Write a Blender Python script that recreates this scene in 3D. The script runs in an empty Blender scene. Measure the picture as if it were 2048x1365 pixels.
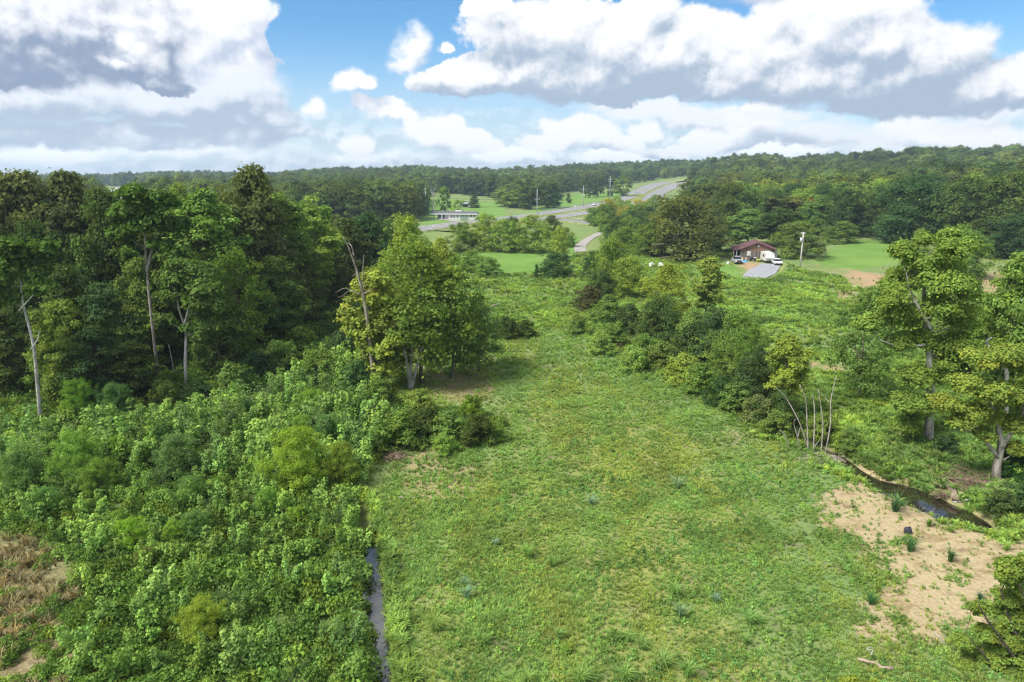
import bpy, math, random
import numpy as np
from mathutils import Vector, Matrix

sc = bpy.context.scene
COL = sc.collection
rng = np.random.default_rng(11)
random.seed(11)
D2R = math.radians

# ------------------------------------------------------------------ camera
CAMZ = 22.0
FOC = 1365.0                      # focal length in photo pixels (2048 wide)
HORIZON = 350.0
PITCH = math.atan((682.5 - HORIZON) / FOC)
cam = bpy.data.cameras.new('camera')
cam.sensor_width = 36.0
cam.lens = 36.0 * FOC / 2048.0
cam.clip_start = 0.5
cam.clip_end = 12000
cam_ob = bpy.data.objects.new('camera', cam)
cam_ob.location = (0, 0, CAMZ)
cam_ob.rotation_euler = (math.pi / 2 - PITCH, 0, 0)
COL.objects.link(cam_ob)
sc.camera = cam_ob
sc.render.resolution_x, sc.render.resolution_y = 1024, 682

# ------------------------------------------------------------------ render
sc.view_settings.view_transform = 'Standard'
sc.view_settings.look = 'None'
sc.view_settings.gamma = 1.0
sc.view_settings.use_curve_mapping = False
sc.view_settings.exposure = 2.4
sc.cycles.use_denoising = True
sc.cycles.denoiser = 'OPENIMAGEDENOISE'
sc.cycles.denoising_input_passes = 'RGB_ALBEDO_NORMAL'
sc.cycles.denoising_prefilter = 'ACCURATE'
sc.cycles.filter_width = 1.25
sc.cycles.max_bounces = 5
sc.cycles.diffuse_bounces = 2
sc.cycles.glossy_bounces = 2
sc.cycles.transmission_bounces = 3
sc.cycles.transparent_max_bounces = 4
sc.cycles.volume_bounces = 0
sc.cycles.caustics_reflective = False
sc.cycles.caustics_refractive = False

# ------------------------------------------------------------------ world: blue sky with fair-weather clouds
SUN_EL, SUN_AZ = D2R(52), D2R(-118)      # azimuth measured from +Y (view direction) towards +X
world = bpy.data.worlds.new('World')
sc.world = world
world.use_nodes = True
world.cycles.sampling_method = 'NONE'


class NT:
    """small node-tree writer"""
    def __init__(self, tree):
        self.t = tree
        self.n = tree.nodes
        self.l = tree.links

    def put(self, sock, v):
        if hasattr(v, 'is_linked'):
            self.l.new(v, sock)
        elif v is not None:
            sock.default_value = v

    def math(self, op, a, b=None, c=None, clamp=False):
        m = self.n.new('ShaderNodeMath')
        m.operation = op
        m.use_clamp = clamp
        for i, v in enumerate((a, b, c)):
            if v is not None:
                self.put(m.inputs[i], v)
        return m.outputs[0]

    def vec(self, op, a, b=None, c=None, scale=None):
        m = self.n.new('ShaderNodeVectorMath')
        m.operation = op
        for i, v in enumerate((a, b, c)):
            if v is not None:
                self.put(m.inputs[i], v)
        if scale is not None:
            self.put(m.inputs['Scale'], scale)
        return m.outputs['Value'] if op in ('LENGTH', 'DOT_PRODUCT', 'DISTANCE') else m.outputs[0]

    def noise(self, v, scale, detail=3.0, rough=0.5, color=False, lac=2.0):
        m = self.n.new('ShaderNodeTexNoise')
        m.noise_dimensions = '3D'
        self.put(m.inputs['Vector'], v)
        m.inputs['Scale'].default_value = scale
        m.inputs['Detail'].default_value = detail
        m.inputs['Roughness'].default_value = rough
        m.inputs['Lacunarity'].default_value = lac
        return m.outputs['Color'] if color else m.outputs['Fac']

    def mix(self, f, a, b, typ='MIX'):
        m = self.n.new('ShaderNodeMix')
        m.data_type = 'RGBA'
        m.blend_type = typ
        m.clamp_factor = True
        self.put(m.inputs[0], f)
        for s, v in ((m.inputs[6], a), (m.inputs[7], b)):
            if isinstance(v, (tuple, list)) and len(v) == 3:
                v = (*v, 1.0)
            self.put(s, v)
        return m.outputs[2]

    def ramp(self, f, lo, hi, a=0.0, b=1.0, smooth=True):
        m = self.n.new('ShaderNodeMapRange')
        m.interpolation_type = 'SMOOTHSTEP' if smooth else 'LINEAR'
        m.clamp = True
        self.put(m.inputs[0], f)
        for i, v in enumerate((lo, hi, a, b)):
            self.put(m.inputs[i + 1], v)
        return m.outputs[0]


def sky_ae(px, py):
    """photo pixel -> azimuth, elevation (radians)"""
    x, y = (px - 1024.0) / FOC, (682.5 - py) / FOC
    cp, sp = math.cos(PITCH), math.sin(PITCH)
    dy, dz = cp + y * sp, -sp + y * cp
    return math.atan2(x, dy), math.atan2(dz, math.hypot(x, dy))
def build_world():
    w = NT(world.node_tree)
    w.n.clear()
    out = w.n.new('ShaderNodeOutputWorld')
    bg = w.n.new('ShaderNodeBackground')
    bg.inputs['Strength'].default_value = 0.05
    sky = w.n.new('ShaderNodeTexSky')
    sky.sky_type = 'NISHITA'
    sky.sun_disc = False
    sky.sun_elevation = SUN_EL
    sky.sun_rotation = SUN_AZ
    sky.air_density = 1.0
    sky.dust_density = 0.3
    sky.ozone_density = 4.0
    tc = w.n.new('ShaderNodeTexCoord')
    d = tc.outputs['Generated']
    sep = w.n.new('ShaderNodeSeparateXYZ')
    w.l.new(d, sep.inputs[0])
    X, Y, Z = sep.outputs
    az = w.math('ARCTAN2', X, Y)
    el = w.math('ARCSINE', Z)
    comb = w.n.new('ShaderNodeCombineXYZ')
    w.l.new(az, comb.inputs[0])
    w.l.new(el, comb.inputs[1])
    p0 = comb.outputs[0]
    # irregular outlines: two scales of warp shared by every bank of cloud
    n1 = w.vec('SUBTRACT', w.noise(p0, 13.0, 1.0, 0.5, True), (0.5, 0.5, 0.5))
    n2 = w.vec('SUBTRACT', w.noise(p0, 42.0, 5.0, 0.62, True), (0.5, 0.5, 0.5))
    pw = w.vec('ADD', p0, w.vec('MULTIPLY', n1, (0.055, 0.030, 0)))
    pw = w.vec('ADD', pw, w.vec('MULTIPLY', n2, (0.020, 0.016, 0)))
    LIT = (-0.014, 0.030, 0.0)
    n3 = w.vec('SUBTRACT', w.noise(p0, 120.0, 3.0, 0.6, True), (0.5, 0.5, 0.5))
    pw = w.vec('ADD', pw, w.vec('MULTIPLY', n3, (0.0085, 0.0075, 0)))
    pl = w.vec('ADD', pw, LIT)
    fb = w.noise(p0, 30.0, 6.0, 0.60)
    fbl = w.noise(w.vec('ADD', p0, (-0.006, 0.010, 0)), 30.0, 6.0, 0.60)
    fine = w.math('SUBTRACT', fb, fbl)
    soft = w.noise(w.vec('MULTIPLY', p0, (6.0, 14.0, 1.0)), 1.0, 4.0, 0.55)

    soft2 = w.noise(w.vec('MULTIPLY_ADD', p0, (9.0, 11.0, 1.0), (7.0, 3.0, 0.0)), 1.0, 3.0, 0.6)
    # blue of the open sky
    col = w.mix(1.0, sky.outputs[0], SKY_TINT, 'MULTIPLY')
    # pale milky air low over the land, all the way round
    low = w.ramp(el, 0.0, 0.20, 1.0, 0.0)
    col = w.mix(w.math('MULTIPLY', low, 0.72), col, (6.7, 7.35, 8.3))
    # long grey-white streaks of far cloud low down, all the way round
    st = w.math('MULTIPLY', w.ramp(el, -0.02, 0.0), w.noise(w.vec('MULTIPLY', pw, (5.0, 46.0, 1.0)), 1.0, 5.0, 0.55))
    sm = w.math('MULTIPLY', w.ramp(st, 0.40, 0.62), w.ramp(el, 0.02, 0.13, 0.70, 0.0))
    col = w.mix(sm, col, w.mix(w.ramp(fine, -0.06, 0.07), (4.9, 5.8, 6.7), (8.8, 9.1, 9.5)))

    def bank(col, blobs, dark, lite, edge=(0.0, 0.16), amp=0.40, k=1.3, kf=1.9, bias=0.5, base=None, sink=0.0):
        fa = fl = None
        for (cx, cy, rx, ry) in blobs:
            a, e = sky_ae(cx, cy)
            ra, re = rx / FOC, ry / FOC
            inv = (1 / ra, 1 / re, 0.0)
            off = (-a / ra, -e / re, 0.0)
            la = w.vec('LENGTH', w.vec('MULTIPLY_ADD', pw, inv, off))
            ll = w.vec('LENGTH', w.vec('MULTIPLY_ADD', pl, inv, off))
            fa = la if fa is None else w.math('SMOOTH_MIN', fa, la, 0.12)
            fl = ll if fl is None else w.math('SMOOTH_MIN', fl, ll, 0.12)
        dens = w.math('SUBTRACT', 1.0, fa)
        dens = w.math('ADD', dens, w.math('MULTIPLY', w.math('SUBTRACT', fb, 0.5), amp))
        alpha = w.ramp(dens, edge[0], w.math('MULTIPLY', edge[1], w.ramp(soft, 0.35, 0.62, 0.45, 2.2)))
        s = w.math('MULTIPLY', w.math('SUBTRACT', fl, fa), k)
        s = w.math('ADD', s, w.math('MULTIPLY', fine, kf))
        s = w.math('ADD', s, bias)
        s = w.math('ADD', s, w.math('MULTIPLY', w.math('SUBTRACT', soft, 0.5), 0.5))
        if base is not None:                       # flat grey undersides
            b0, b1 = sky_ae(1024, base[0])[1], sky_ae(1024, base[1])[1]
            s = w.math('SUBTRACT', s, w.math('MULTIPLY', w.ramp(w.math('ADD', el, w.math('ADD', w.math('MULTIPLY', w.math('SUBTRACT', fb, 0.5), 0.06), w.math('MULTIPLY', w.math('SUBTRACT', soft, 0.5), 0.06))), b0, b1, sink, 0.0), w.ramp(soft2, 0.34, 0.62, 0.35, 1.15)))
        s = w.ramp(s, -0.25, 1.25)
        return w.mix(alpha, col, w.mix(s, dark, lite))

    for args in CLOUDS:
        col = bank(col, *args[0], **args[1])

    # more of the same cumulus over the rest of the sky, outside the picture
    pd = w.vec('MULTIPLY', d, (2.6, 2.6, 5.0))
    g1 = w.noise(pd, 1.0, 5.0, 0.55)
    g2 = w.noise(w.vec('ADD', pd, (0.0, 0.0, 0.22)), 1.0, 5.0, 0.55)
    outside = w.math('MAXIMUM', w.ramp(el, 0.27, 0.36), w.ramp(w.math('ABSOLUTE', az), 0.72, 0.85))
    ga = w.math('MULTIPLY', w.ramp(g1, 0.42, 0.54), outside)
    gs = w.ramp(w.math('MULTIPLY_ADD', w.math('SUBTRACT', g1, g2), 3.0, 0.55), 0.0, 1.0)
    col = w.mix(ga, col, w.mix(gs, (5.2, 5.7, 6.4), (12.0, 12.1, 12.2)))
    w.l.new(w.vec('SCALE', col, scale=0.455), bg.inputs['Color'])
    w.l.new(bg.outputs[0], out.inputs[0])


SKY_TINT = (0.74, 1.14, 1.32)
GREY, WHITE = (3.7, 4.6, 5.8), (8.8, 8.95, 9.2)
DK = (2.6, 3.3, 4.6)
CLOUDS = [
    # low far banks
    (([(60, 310, 260, 22), (420, 300, 240, 24), (760, 312, 180, 18), (1000, 305, 160, 20), (1240, 312, 160, 18), (1500, 300, 230, 26), (1850, 285, 260, 30)], (4.6, 5.5, 6.5), (9.6, 9.9, 10.2)),
     dict(edge=(0.0, 0.6), amp=1.3, k=1.6)),
    (([(870, 262, 80, 34), (930, 285, 70, 26), (715, 285, 45, 22), (1160, 262, 95, 30), (1100, 282, 70, 20), (1230, 282, 60, 22), (1290, 262, 45, 18), (1460, 262, 62, 44), (1510, 245, 52, 46), (1440, 285, 80, 24), (1820, 248, 60, 30), (1900, 275, 130, 28), (1330, 300, 60, 14)], (4.8, 5.7, 6.8), (8.9, 9.1, 9.35)),
     dict(edge=(0.0, 0.18), amp=0.8, k=1.5, bias=0.7)),
    (([(1640, 262, 120, 34), (1720, 270, 100, 30), (1250, 225, 150, 30), (1400, 235, 120, 30), (1560, 235, 130, 26), (1960, 225, 150, 40)], (4.6, 5.4, 6.4), (8.0, 8.4, 8.9)),
     dict(edge=(0.05, 0.6), amp=1.0, k=1.5)),
    # small puffs in the blue
    (([(712, 160, 48, 26), (740, 168, 30, 18), (765, 222, 62, 24), (730, 212, 28, 22), (810, 228, 34, 14), (640, 208, 24, 26), (622, 215, 30, 14)], (5.4, 6.1, 7.2), (9.0, 9.1, 9.3)),
     dict(edge=(0.0, 0.45), amp=1.0, k=1.5)),
    (([(822, 96, 46, 46), (838, 70, 34, 34), (815, 130, 34, 28), (898, 88, 18, 14)], (5.4, 6.2, 7.4), (8.9, 9.1, 9.3)),
     dict(edge=(0.0, 0.5), amp=1.2, k=1.4)),
    # large bank right of the middle
    (([(900, 165, 80, 34), (960, 150, 95, 38), (1040, 145, 80, 44), (1010, 60, 85, 62), (1130, 60, 130, 74), (1230, 80, 110, 70), (1190, 150, 190, 62), (1330, 110, 140, 70), (1410, 100, 80, 60), (1450, 160, 130, 46), (1300, 20, 60, 44), (980, 10, 55, 38), (1390, 60, 70, 46)], GREY, WHITE),
     dict(edge=(0.0, 0.14), amp=0.55, base=(212, 95), sink=0.80, bias=0.58)),
    (([(1540, 90, 110, 66), (1640, 60, 120, 66), (1760, 70, 110, 72), (1700, 10, 120, 50), (1850, 120, 110, 66), (1600, 150, 170, 66), (1770, 160, 190, 60), (1930, 170, 120, 52), (2040, 165, 110, 46), (1500, 120, 60, 44), (1560, 20, 70, 30)], GREY, WHITE),
     dict(edge=(0.0, 0.14), amp=0.55, base=(236, 105), sink=0.85, bias=0.60)),
    (([(1530, -12, 110, 22), (1440, -20, 60, 14)], DK, (5.6, 6.1, 7.2)), dict(edge=(0.0, 0.6), amp=0.5)),
    # tall white tower, left
    (([(430, 40, 100, 70), (470, 20, 70, 60), (390, 90, 90, 60), (500, 110, 48, 60), (440, 140, 90, 60), (360, 20, 60, 50), (490, 60, 46, 40)], (4.8, 5.6, 7.0), WHITE),
     dict(edge=(0.0, 0.12), amp=0.5, bias=0.80, base=(260, 40), sink=0.8)),
    (([(470, 180, 100, 56), (400, 200, 120, 52), (520, 215, 60, 40), (300, 205, 150, 46), (150, 195, 200, 56), (40, 200, 120, 60), (560, 235, 48, 26), (600, 262, 34, 20), (480, 270, 130, 28), (280, 275, 180, 26), (60, 262, 160, 26)], (4.1, 5.0, 6.2), (7.6, 8.1, 8.8)),
     dict(edge=(0.0, 0.3), amp=0.6, bias=0.55, base=(250, 175), sink=0.6)),
    (([(120, 40, 190, 100), (240, 60, 120, 90), (60, 110, 180, 66), (220, 120, 120, 56), (310, 60, 52, 50), (290, 130, 70, 40), (310, 165, 60, 18), (10, 30, 120, 90)], DK, (9.0, 9.2, 9.7)),
     dict(edge=(0.0, 0.16), amp=0.55, k=0.9, bias=0.55, base=(180, 60), sink=0.55)),
    (([(285, 105, 40, 34), (250, 92, 34, 26), (310, 120, 32, 26), (245, 140, 40, 12)], (6.6, 7.0, 7.8), (9.6, 9.8, 10.0)), dict(edge=(0.0, 0.6), amp=0.7)),
]
build_world()
sun = bpy.data.lights.new('sun', 'SUN')
sun.energy = 1.25
sun.angle = D2R(22)
sun.color = (1.0, 0.965, 0.91)
sun_ob = bpy.data.objects.new('sun', sun)
sd = Vector((math.sin(SUN_AZ) * math.cos(SUN_EL), math.cos(SUN_AZ) * math.cos(SUN_EL), math.sin(SUN_EL)))
sun_ob.rotation_euler = sd.to_track_quat('Z', 'Y').to_euler()
sun_ob.location = (0, 0, 150)
COL.objects.link(sun_ob)
# ------------------------------------------------------------------ geometry helpers
CP, SP = math.cos(PITCH), math.sin(PITCH)


def ray(px, py):
    x, y = (px - 1024.0) / FOC, (682.5 - py) / FOC
    return np.array([x, CP + y * SP, -SP + y * CP])


def project(p):
    """world points (N,3) -> photo pixels"""
    p = np.asarray(p, float)
    q = p - np.array([0, 0, CAMZ])
    f = q[..., 1] * CP - q[..., 2] * SP
    u = q[..., 1] * SP + q[..., 2] * CP
    f = np.where(np.abs(f) < 1e-3, 1e-3, f)
    return 1024 + FOC * q[..., 0] / f, 682.5 - FOC * u / f, f


_U = [-900, 0, 200, 270, 330, 450, 540, 620, 700, 850, 930, 1000, 1060, 1130, 1250, 1330, 1400, 1450, 1550, 1600, 1700, 1800, 1900, 2048, 2900]
_Y = [352, 354, 353, 350, 347, 347, 348, 340, 338, 334, 337, 340, 337, 333, 327, 325, 324, 316, 313, 318, 309, 304, 300, 300, 296]
_DU = [-900, 500, 600, 1000, 1350, 1420, 1650, 1800, 2900]
_DD = [1500, 1500, 1300, 1400, 1500, 1200, 1100, 850, 800]
_SU = [-900, 700, 860, 1000, 1300, 1450, 1600, 1720, 1850, 2048, 2900]
_SS = [350, 380, 430, 430, 480, 330, 270, 235, 200, 165, 150]


def smooth(a, b, x):
    t = np.clip((x - a) / (b - a), 0, 1)
    return t * t * (3 - 2 * t)


def seg_dist(x, y, pts):
    """distance of points to a polyline"""
    d = np.full(np.shape(x), 1e9)
    for (x0, y0), (x1, y1) in zip(pts[:-1], pts[1:]):
        vx, vy = x1 - x0, y1 - y0
        L = vx * vx + vy * vy + 1e-12
        t = np.clip(((x - x0) * vx + (y - y0) * vy) / L, 0, 1)
        d = np.minimum(d, np.hypot(x - x0 - t * vx, y - y0 - t * vy))
    return d


def poly_sd(x, y, pts):
    """signed distance to a polygon, positive inside"""
    n = len(pts)
    d = seg_dist(x, y, list(pts) + [pts[0]])
    ins = np.zeros(np.shape(x), bool)
    for i in range(n):
        x0, y0 = pts[i]
        x1, y1 = pts[(i + 1) % n]
        if y0 == y1:
            continue
        c = ((y0 > y) != (y1 > y)) & (x < (x1 - x0) * (y - y0) / (y1 - y0) + x0)
        ins ^= c
    return np.where(ins, d, -d)


def flat(px, py, z=0.0):
    r = ray(px, py)
    t = (z - CAMZ) / r[2]
    return (r[0] * t, r[1] * t)


_W = np.random.default_rng(5).uniform(0, 6.28, (10, 3))


def wob(x, y, L=10.0):
    """cheap smooth noise about -1..1"""
    s = 0
    for i, (a, b, c) in enumerate(_W[:6]):
        f = (0.7 + 0.37 * i) / L * 2.2
        s = s + np.sin(x * f * math.cos(a) * 1.3 + y * f * math.sin(a) * 1.3 + b) * np.cos(y * f * math.cos(c) - x * f * math.sin(c) + a)
    return s / 2.6


DITCH = [flat(*p, -0.6) for p in ((715, 1015), (727, 1060), (738, 1095), (742, 1130), (747, 1170), (747, 1210), (752, 1260), (757, 1310), (760, 1365), (764, 1450))]
CREEK = [flat(*p, -0.7) for p in ((1560, 870), (1610, 890), (1668, 914), (1700, 942), (1745, 968), (1790, 984), (1835, 1003), (1885, 1026), (1925, 1046), (1960, 1066))]
CREEK_W = [0.35, 0.35, 0.45, 0.4, 0.35, 0.75, 0.95, 1.05, 1.15, 0.5]


def height(x, y):
    x, y = np.asarray(x, float), np.asarray(y, float)
    yy = np.maximum(y, 30.0)
    u = np.clip(1024 + FOC * x / (CP * yy), -900, 2900)
    ys, D, S = np.interp(u, _U, _Y), np.interp(u, _DU, _DD), np.interp(u, _SU, _SS)
    hf = CAMZ + (HORIZON - ys) / FOC * D * 0.98 - 19.0
    t = smooth(S, D, yy)
    lin = np.clip((yy - S) / (D - S), 0, 1)
    rgt = smooth(1500, 1800, u)
    t = t * (1 - rgt) + rgt * (0.25 * lin ** 0.9 + 0.75 * smooth(S + 220, D, yy))
    h = hf * t
    h = h + np.interp(u, [1420, 1600, 1850, 2100, 2900], [0, 2.0, 7.0, 9.5, 13]) * smooth(S + 10, 390, yy) * (1 - 0.8 * smooth(400, 600, yy))
    back = smooth(D, D * 2.2, yy)
    h = h - back * (0.45 * np.maximum(hf, 0) + 6)
    h = h + 0.12 * wob(x, y, 14) * smooth(0, 30, np.abs(y)) + 2.2 * wob(x, y, 220) * smooth(350, 800, yy)
    dd = seg_dist(x, y, DITCH)
    h = h - 1.0 * (1 - smooth(0.3, 0.9, dd))
    dc = seg_dist(x, y, CREEK)
    dp = seg_dist(x, y, CREEK[5:9])
    h = h - 1.15 * np.maximum(1 - smooth(0.5, 1.9, dc), 1 - smooth(1.5, 2.6, dp))
    return h


def H(x, y):
    return float(height(np.array([x]), np.array([y]))[0])


def at(px, py):
    """photo pixel -> point on the terrain"""
    r = ray(px, py)
    t = np.concatenate([np.linspace(15, 200, 400), np.linspace(200.5, 3000, 2800)])
    x, y, z = r[0] * t, r[1] * t, CAMZ + r[2] * t
    below = z < height(x, y)
    i = int(np.argmax(below)) if below.any() else len(t) - 1
    a, b = t[max(i - 1, 0)], t[i]
    for _ in range(14):
        m = (a + b) / 2
        if CAMZ + r[2] * m < H(r[0] * m, r[1] * m):
            b = m
        else:
            a = m
    return Vector((r[0] * b, r[1] * b, H(r[0] * b, r[1] * b)))


def mesh_obj(name, V, F, mats=(), parent=None, smooth_shade=False, fmat=None, attrs=None, mesh_only=False):
    """V (n,3); F list of arrays of polygons, each array (m,k)"""
    me = bpy.data.meshes.new(name)
    V = np.asarray(V, np.float32)
    F = [np.asarray(f, np.int32) for f in (F if isinstance(F, list) else [F]) if len(f)]
    me.vertices.add(len(V))
    me.vertices.foreach_set('co', V.ravel())
    nl = sum(f.size for f in F)
    npoly = sum(len(f) for f in F)
    me.loops.add(nl)
    me.polygons.add(npoly)
    me.loops.foreach_set('vertex_index', np.concatenate([f.ravel() for f in F]))
    tot = np.concatenate([np.full(len(f), f.shape[1], np.int32) for f in F])
    st = np.concatenate([[0], np.cumsum(tot)[:-1]]).astype(np.int32)
    me.polygons.foreach_set('loop_start', st)
    me.polygons.foreach_set('loop_total', tot)
    if fmat is not None:
        me.polygons.foreach_set('material_index', np.asarray(fmat, np.int32))
    me.polygons.foreach_set('use_smooth', np.full(npoly, bool(smooth_shade)))
    for k, v in (attrs or {}).items():
        v = np.asarray(v, np.float32)
        if v.ndim == 1:
            a = me.attributes.new(k, 'FLOAT', 'POINT')
            a.data.foreach_set('value', v)
        else:
            a = me.attributes.new(k, 'FLOAT_COLOR', 'POINT')
            a.data.foreach_set('color', v.ravel())
    for m in mats if isinstance(mats, (list, tuple)) else [mats]:
        me.materials.append(m)
    me.update(calc_edges=True)
    if mesh_only:
        return me
    return link(name, me, parent)


def link(name, data, parent=None, loc=None):
    o = bpy.data.objects.new(name, data)
    COL.objects.link(o)
    if parent is not None:
        o.parent = parent
    if loc is not None:
        o.location = loc
    return o


def tag(o, label=None, cat=None, group=None, kind=None):
    for k, v in (('label', label), ('category', cat), ('group', group), ('kind', kind)):
        if v:
            o[k] = v
    return o


def thing(name, label, cat, loc=(0, 0, 0), rz=0.0, group=None):
    o = link(name, None, None, loc)
    o.empty_display_size = 0.5
    o.rotation_euler = (0, 0, rz)
    return tag(o, label, cat, group)


class MB:
    """collects boxes, tubes and sheets into one mesh"""
    def __init__(self):
        self.V, self.F, self.n = [], {}, 0

    def add(self, V, F):
        V = np.asarray(V, float)
        F = np.asarray(F, int) + self.n
        self.V.append(V)
        self.F.setdefault(F.shape[1], []).append(F)
        self.n += len(V)
        return self

    def box(self, c, s, rz=0.0, taper=1.0):
        sx, sy, sz = s[0] / 2, s[1] / 2, s[2] / 2
        P = np.array([[-sx, -sy, -sz], [sx, -sy, -sz], [sx, sy, -sz], [-sx, sy, -sz],
                      [-sx * taper, -sy * taper, sz], [sx * taper, -sy * taper, sz], [sx * taper, sy * taper, sz], [-sx * taper, sy * taper, sz]])
        co, si = math.cos(rz), math.sin(rz)
        P = np.c_[P[:, 0] * co - P[:, 1] * si, P[:, 0] * si + P[:, 1] * co, P[:, 2]] + np.array(c)
        return self.add(P, [[3, 2, 1, 0], [4, 5, 6, 7], [0, 1, 5, 4], [1, 2, 6, 5], [2, 3, 7, 6], [3, 0, 4, 7]])

    def prism(self, pts, y0, y1):
        """closed (x,z) outline extruded along y"""
        n = len(pts)
        P = [(x, y0, z) for x, z in pts] + [(x, y1, z) for x, z in pts]
        b = self.n
        self.add(P, [[i, (i + 1) % n, n + (i + 1) % n, n + i] for i in range(n)])
        self.F.setdefault(n, []).append(np.array([list(range(n))[::-1], [n + i for i in range(n)]]) + b)
        return self

    def tube(self, pts, rad, sides=6, cap=True):
        pts = np.asarray(pts, float)
        k = len(pts)
        rad = np.broadcast_to(np.asarray(rad, float), (k,))
        tg = np.gradient(pts, axis=0)
        tg /= np.linalg.norm(tg, axis=1, keepdims=True) + 1e-9
        ref = np.array([0.31, 0.95, 0.05]) if abs(tg[0][2]) > 0.7 else np.array([0, 0.03, 1.0])
        a = np.cross(tg, ref)
        a /= np.linalg.norm(a, axis=1, keepdims=True) + 1e-9
        b = np.cross(tg, a)
        th = np.arange(sides) / sides * 2 * math.pi
        P = pts[:, None] + rad[:, None, None] * (a[:, None] * np.cos(th)[None, :, None] + b[:, None] * np.sin(th)[None, :, None])
        F = []
        for i in range(k - 1):
            for j in range(sides):
                j2 = (j + 1) % sides
                F.append((i * sides + j, (i + 1) * sides + j, (i + 1) * sides + j2, i * sides + j2))
        base = self.n
        self.add(P.reshape(-1, 3), F)
        if cap:
            self.F.setdefault(sides, []).append(np.array([list(range(sides)), [(k - 1) * sides + j for j in range(sides)][::-1]]) + base)
        return self

    def ball(self, c, r, seg=8, ring=5):
        r = np.broadcast_to(np.asarray(r, float), (3,))
        P, F = [], []
        for i in range(ring + 1):
            t = math.pi * i / ring
            for j in range(seg):
                p = 2 * math.pi * j / seg
                P.append((c[0] + r[0] * math.sin(t) * math.cos(p), c[1] + r[1] * math.sin(t) * math.sin(p), c[2] + r[2] * math.cos(t)))
        for i in range(ring):
            for j in range(seg):
                F.append((i * seg + j, (i + 1) * seg + j, (i + 1) * seg + (j + 1) % seg, i * seg + (j + 1) % seg))
        return self.add(P, F)

    def build(self, name, mat, parent=None, smooth_shade=False, mesh_only=False):
        return mesh_obj(name, np.concatenate(self.V), [np.concatenate(f) for f in self.F.values()], mat, parent, smooth_shade, mesh_only=mesh_only)


# ------------------------------------------------------------------ materials
def mat(name, col, rough=0.8, spec=0.2, metal=0.0, var=0.0, vscale=3.0, bump=0.0):
    m = bpy.data.materials.new(name)
    m.use_nodes = True
    t = NT(m.node_tree)
    b = m.node_tree.nodes['Principled BSDF']
    b.inputs['Roughness'].default_value = rough
    b.inputs['Specular IOR Level'].default_value = spec
    b.inputs['Metallic'].default_value = metal
    if var or bump:
        tc = t.n.new('ShaderNodeTexCoord').outputs['Object']
        n = t.noise(tc, vscale, 4.0, 0.6)
        if var:
            hi = tuple(min(1, c * (1 + var)) for c in col)
            lo = tuple(c * (1 - var) for c in col)
            t.l.new(t.mix(t.ramp(n, 0.3, 0.7), lo, hi), b.inputs['Base Color'])
        else:
            b.inputs['Base Color'].default_value = (*col, 1)
        if bump:
            bp = t.n.new('ShaderNodeBump')
            bp.inputs['Strength'].default_value = bump
            t.l.new(n, bp.inputs['Height'])
            t.l.new(bp.outputs[0], b.inputs['Normal'])
    else:
        b.inputs['Base Color'].default_value = (*col, 1)
    return m


def leaf_mat(name, col=None, spread=0.45, trans=0.35, warm=(1.5, 1.15, 0.6), warm_amt=0.25, world_noise=0.0, wscale=0.2, alt=None, alt_amt=0.0, per_instance=0.0, wstretch=(1, 1, 1)):
    """two-sided leaf; colour = the object's own tint, varied leaf by leaf and sprig by sprig"""
    m = bpy.data.materials.new(name)
    m.use_nodes = True
    t = NT(m.node_tree)
    t.n.clear()
    out = t.n.new('ShaderNodeOutputMaterial')
    if col is None:
        oi = t.n.new('ShaderNodeObjectInfo')
        base = oi.outputs['Color']
    else:
        rgb = t.n.new('ShaderNodeRGB')
        rgb.outputs[0].default_value = (*col, 1)
        base = rgb.outputs[0]
    at_ = t.n.new('ShaderNodeAttribute')
    at_.attribute_name = 'tint'
    f = at_.outputs['Fac']
    v = t.ramp(f, 0.0, 1.0, 1 - spread, 1 + spread, smooth=False)
    c = t.vec('SCALE', base, scale=v)
    at2 = t.n.new('ShaderNodeAttribute')
    at2.attribute_name = 'warm'
    c = t.mix(t.math('MULTIPLY', at2.outputs['Fac'], warm_amt), c, t.vec('MULTIPLY', c, warm))
    if world_noise:
        g = t.n.new('ShaderNodeNewGeometry')
        n = t.noise(g.outputs['Position'], wscale, 3.0, 0.6)
        c = t.vec('SCALE', c, scale=t.ramp(n, 0.3, 0.7, 1 - world_noise, 1 + world_noise))
        if alt:
            n2 = t.noise(t.vec('MULTIPLY_ADD', g.outputs['Position'], wstretch, (37.0, 11.0, 5.0)), wscale * 0.7, 4.0, 0.6)
            c = t.mix(t.math('MULTIPLY', t.ramp(n2, 0.42, 0.62), alt_amt), c, t.vec('MULTIPLY', c, alt))
    if per_instance:
        oi2 = t.n.new('ShaderNodeObjectInfo')
        c = t.vec('SCALE', c, scale=t.ramp(oi2.outputs['Random'], 0, 1, 1 - per_instance, 1 + per_instance, smooth=False))
        r2 = t.math('FRACT', t.math('MULTIPLY', oi2.outputs['Random'], 17.3))
        c = t.mix(t.ramp(r2, 0.5, 1.0, 0.0, 0.8), c, t.vec('MULTIPLY', c, (1.35, 1.08, 0.8)))
    d = t.n.new('ShaderNodeBsdfDiffuse')
    tr = t.n.new('ShaderNodeBsdfTranslucent')
    t.l.new(c, d.inputs[0])
    t.l.new(t.vec('MULTIPLY', c, (1.25, 1.3, 0.6)), tr.inputs[0])
    mx = t.n.new('ShaderNodeMixShader')
    mx.inputs[0].default_value = trans
    t.l.new(d.outputs[0], mx.inputs[1])
    t.l.new(tr.outputs[0], mx.inputs[2])
    t.l.new(mx.outputs[0], out.inputs[0])
    return m


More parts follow.
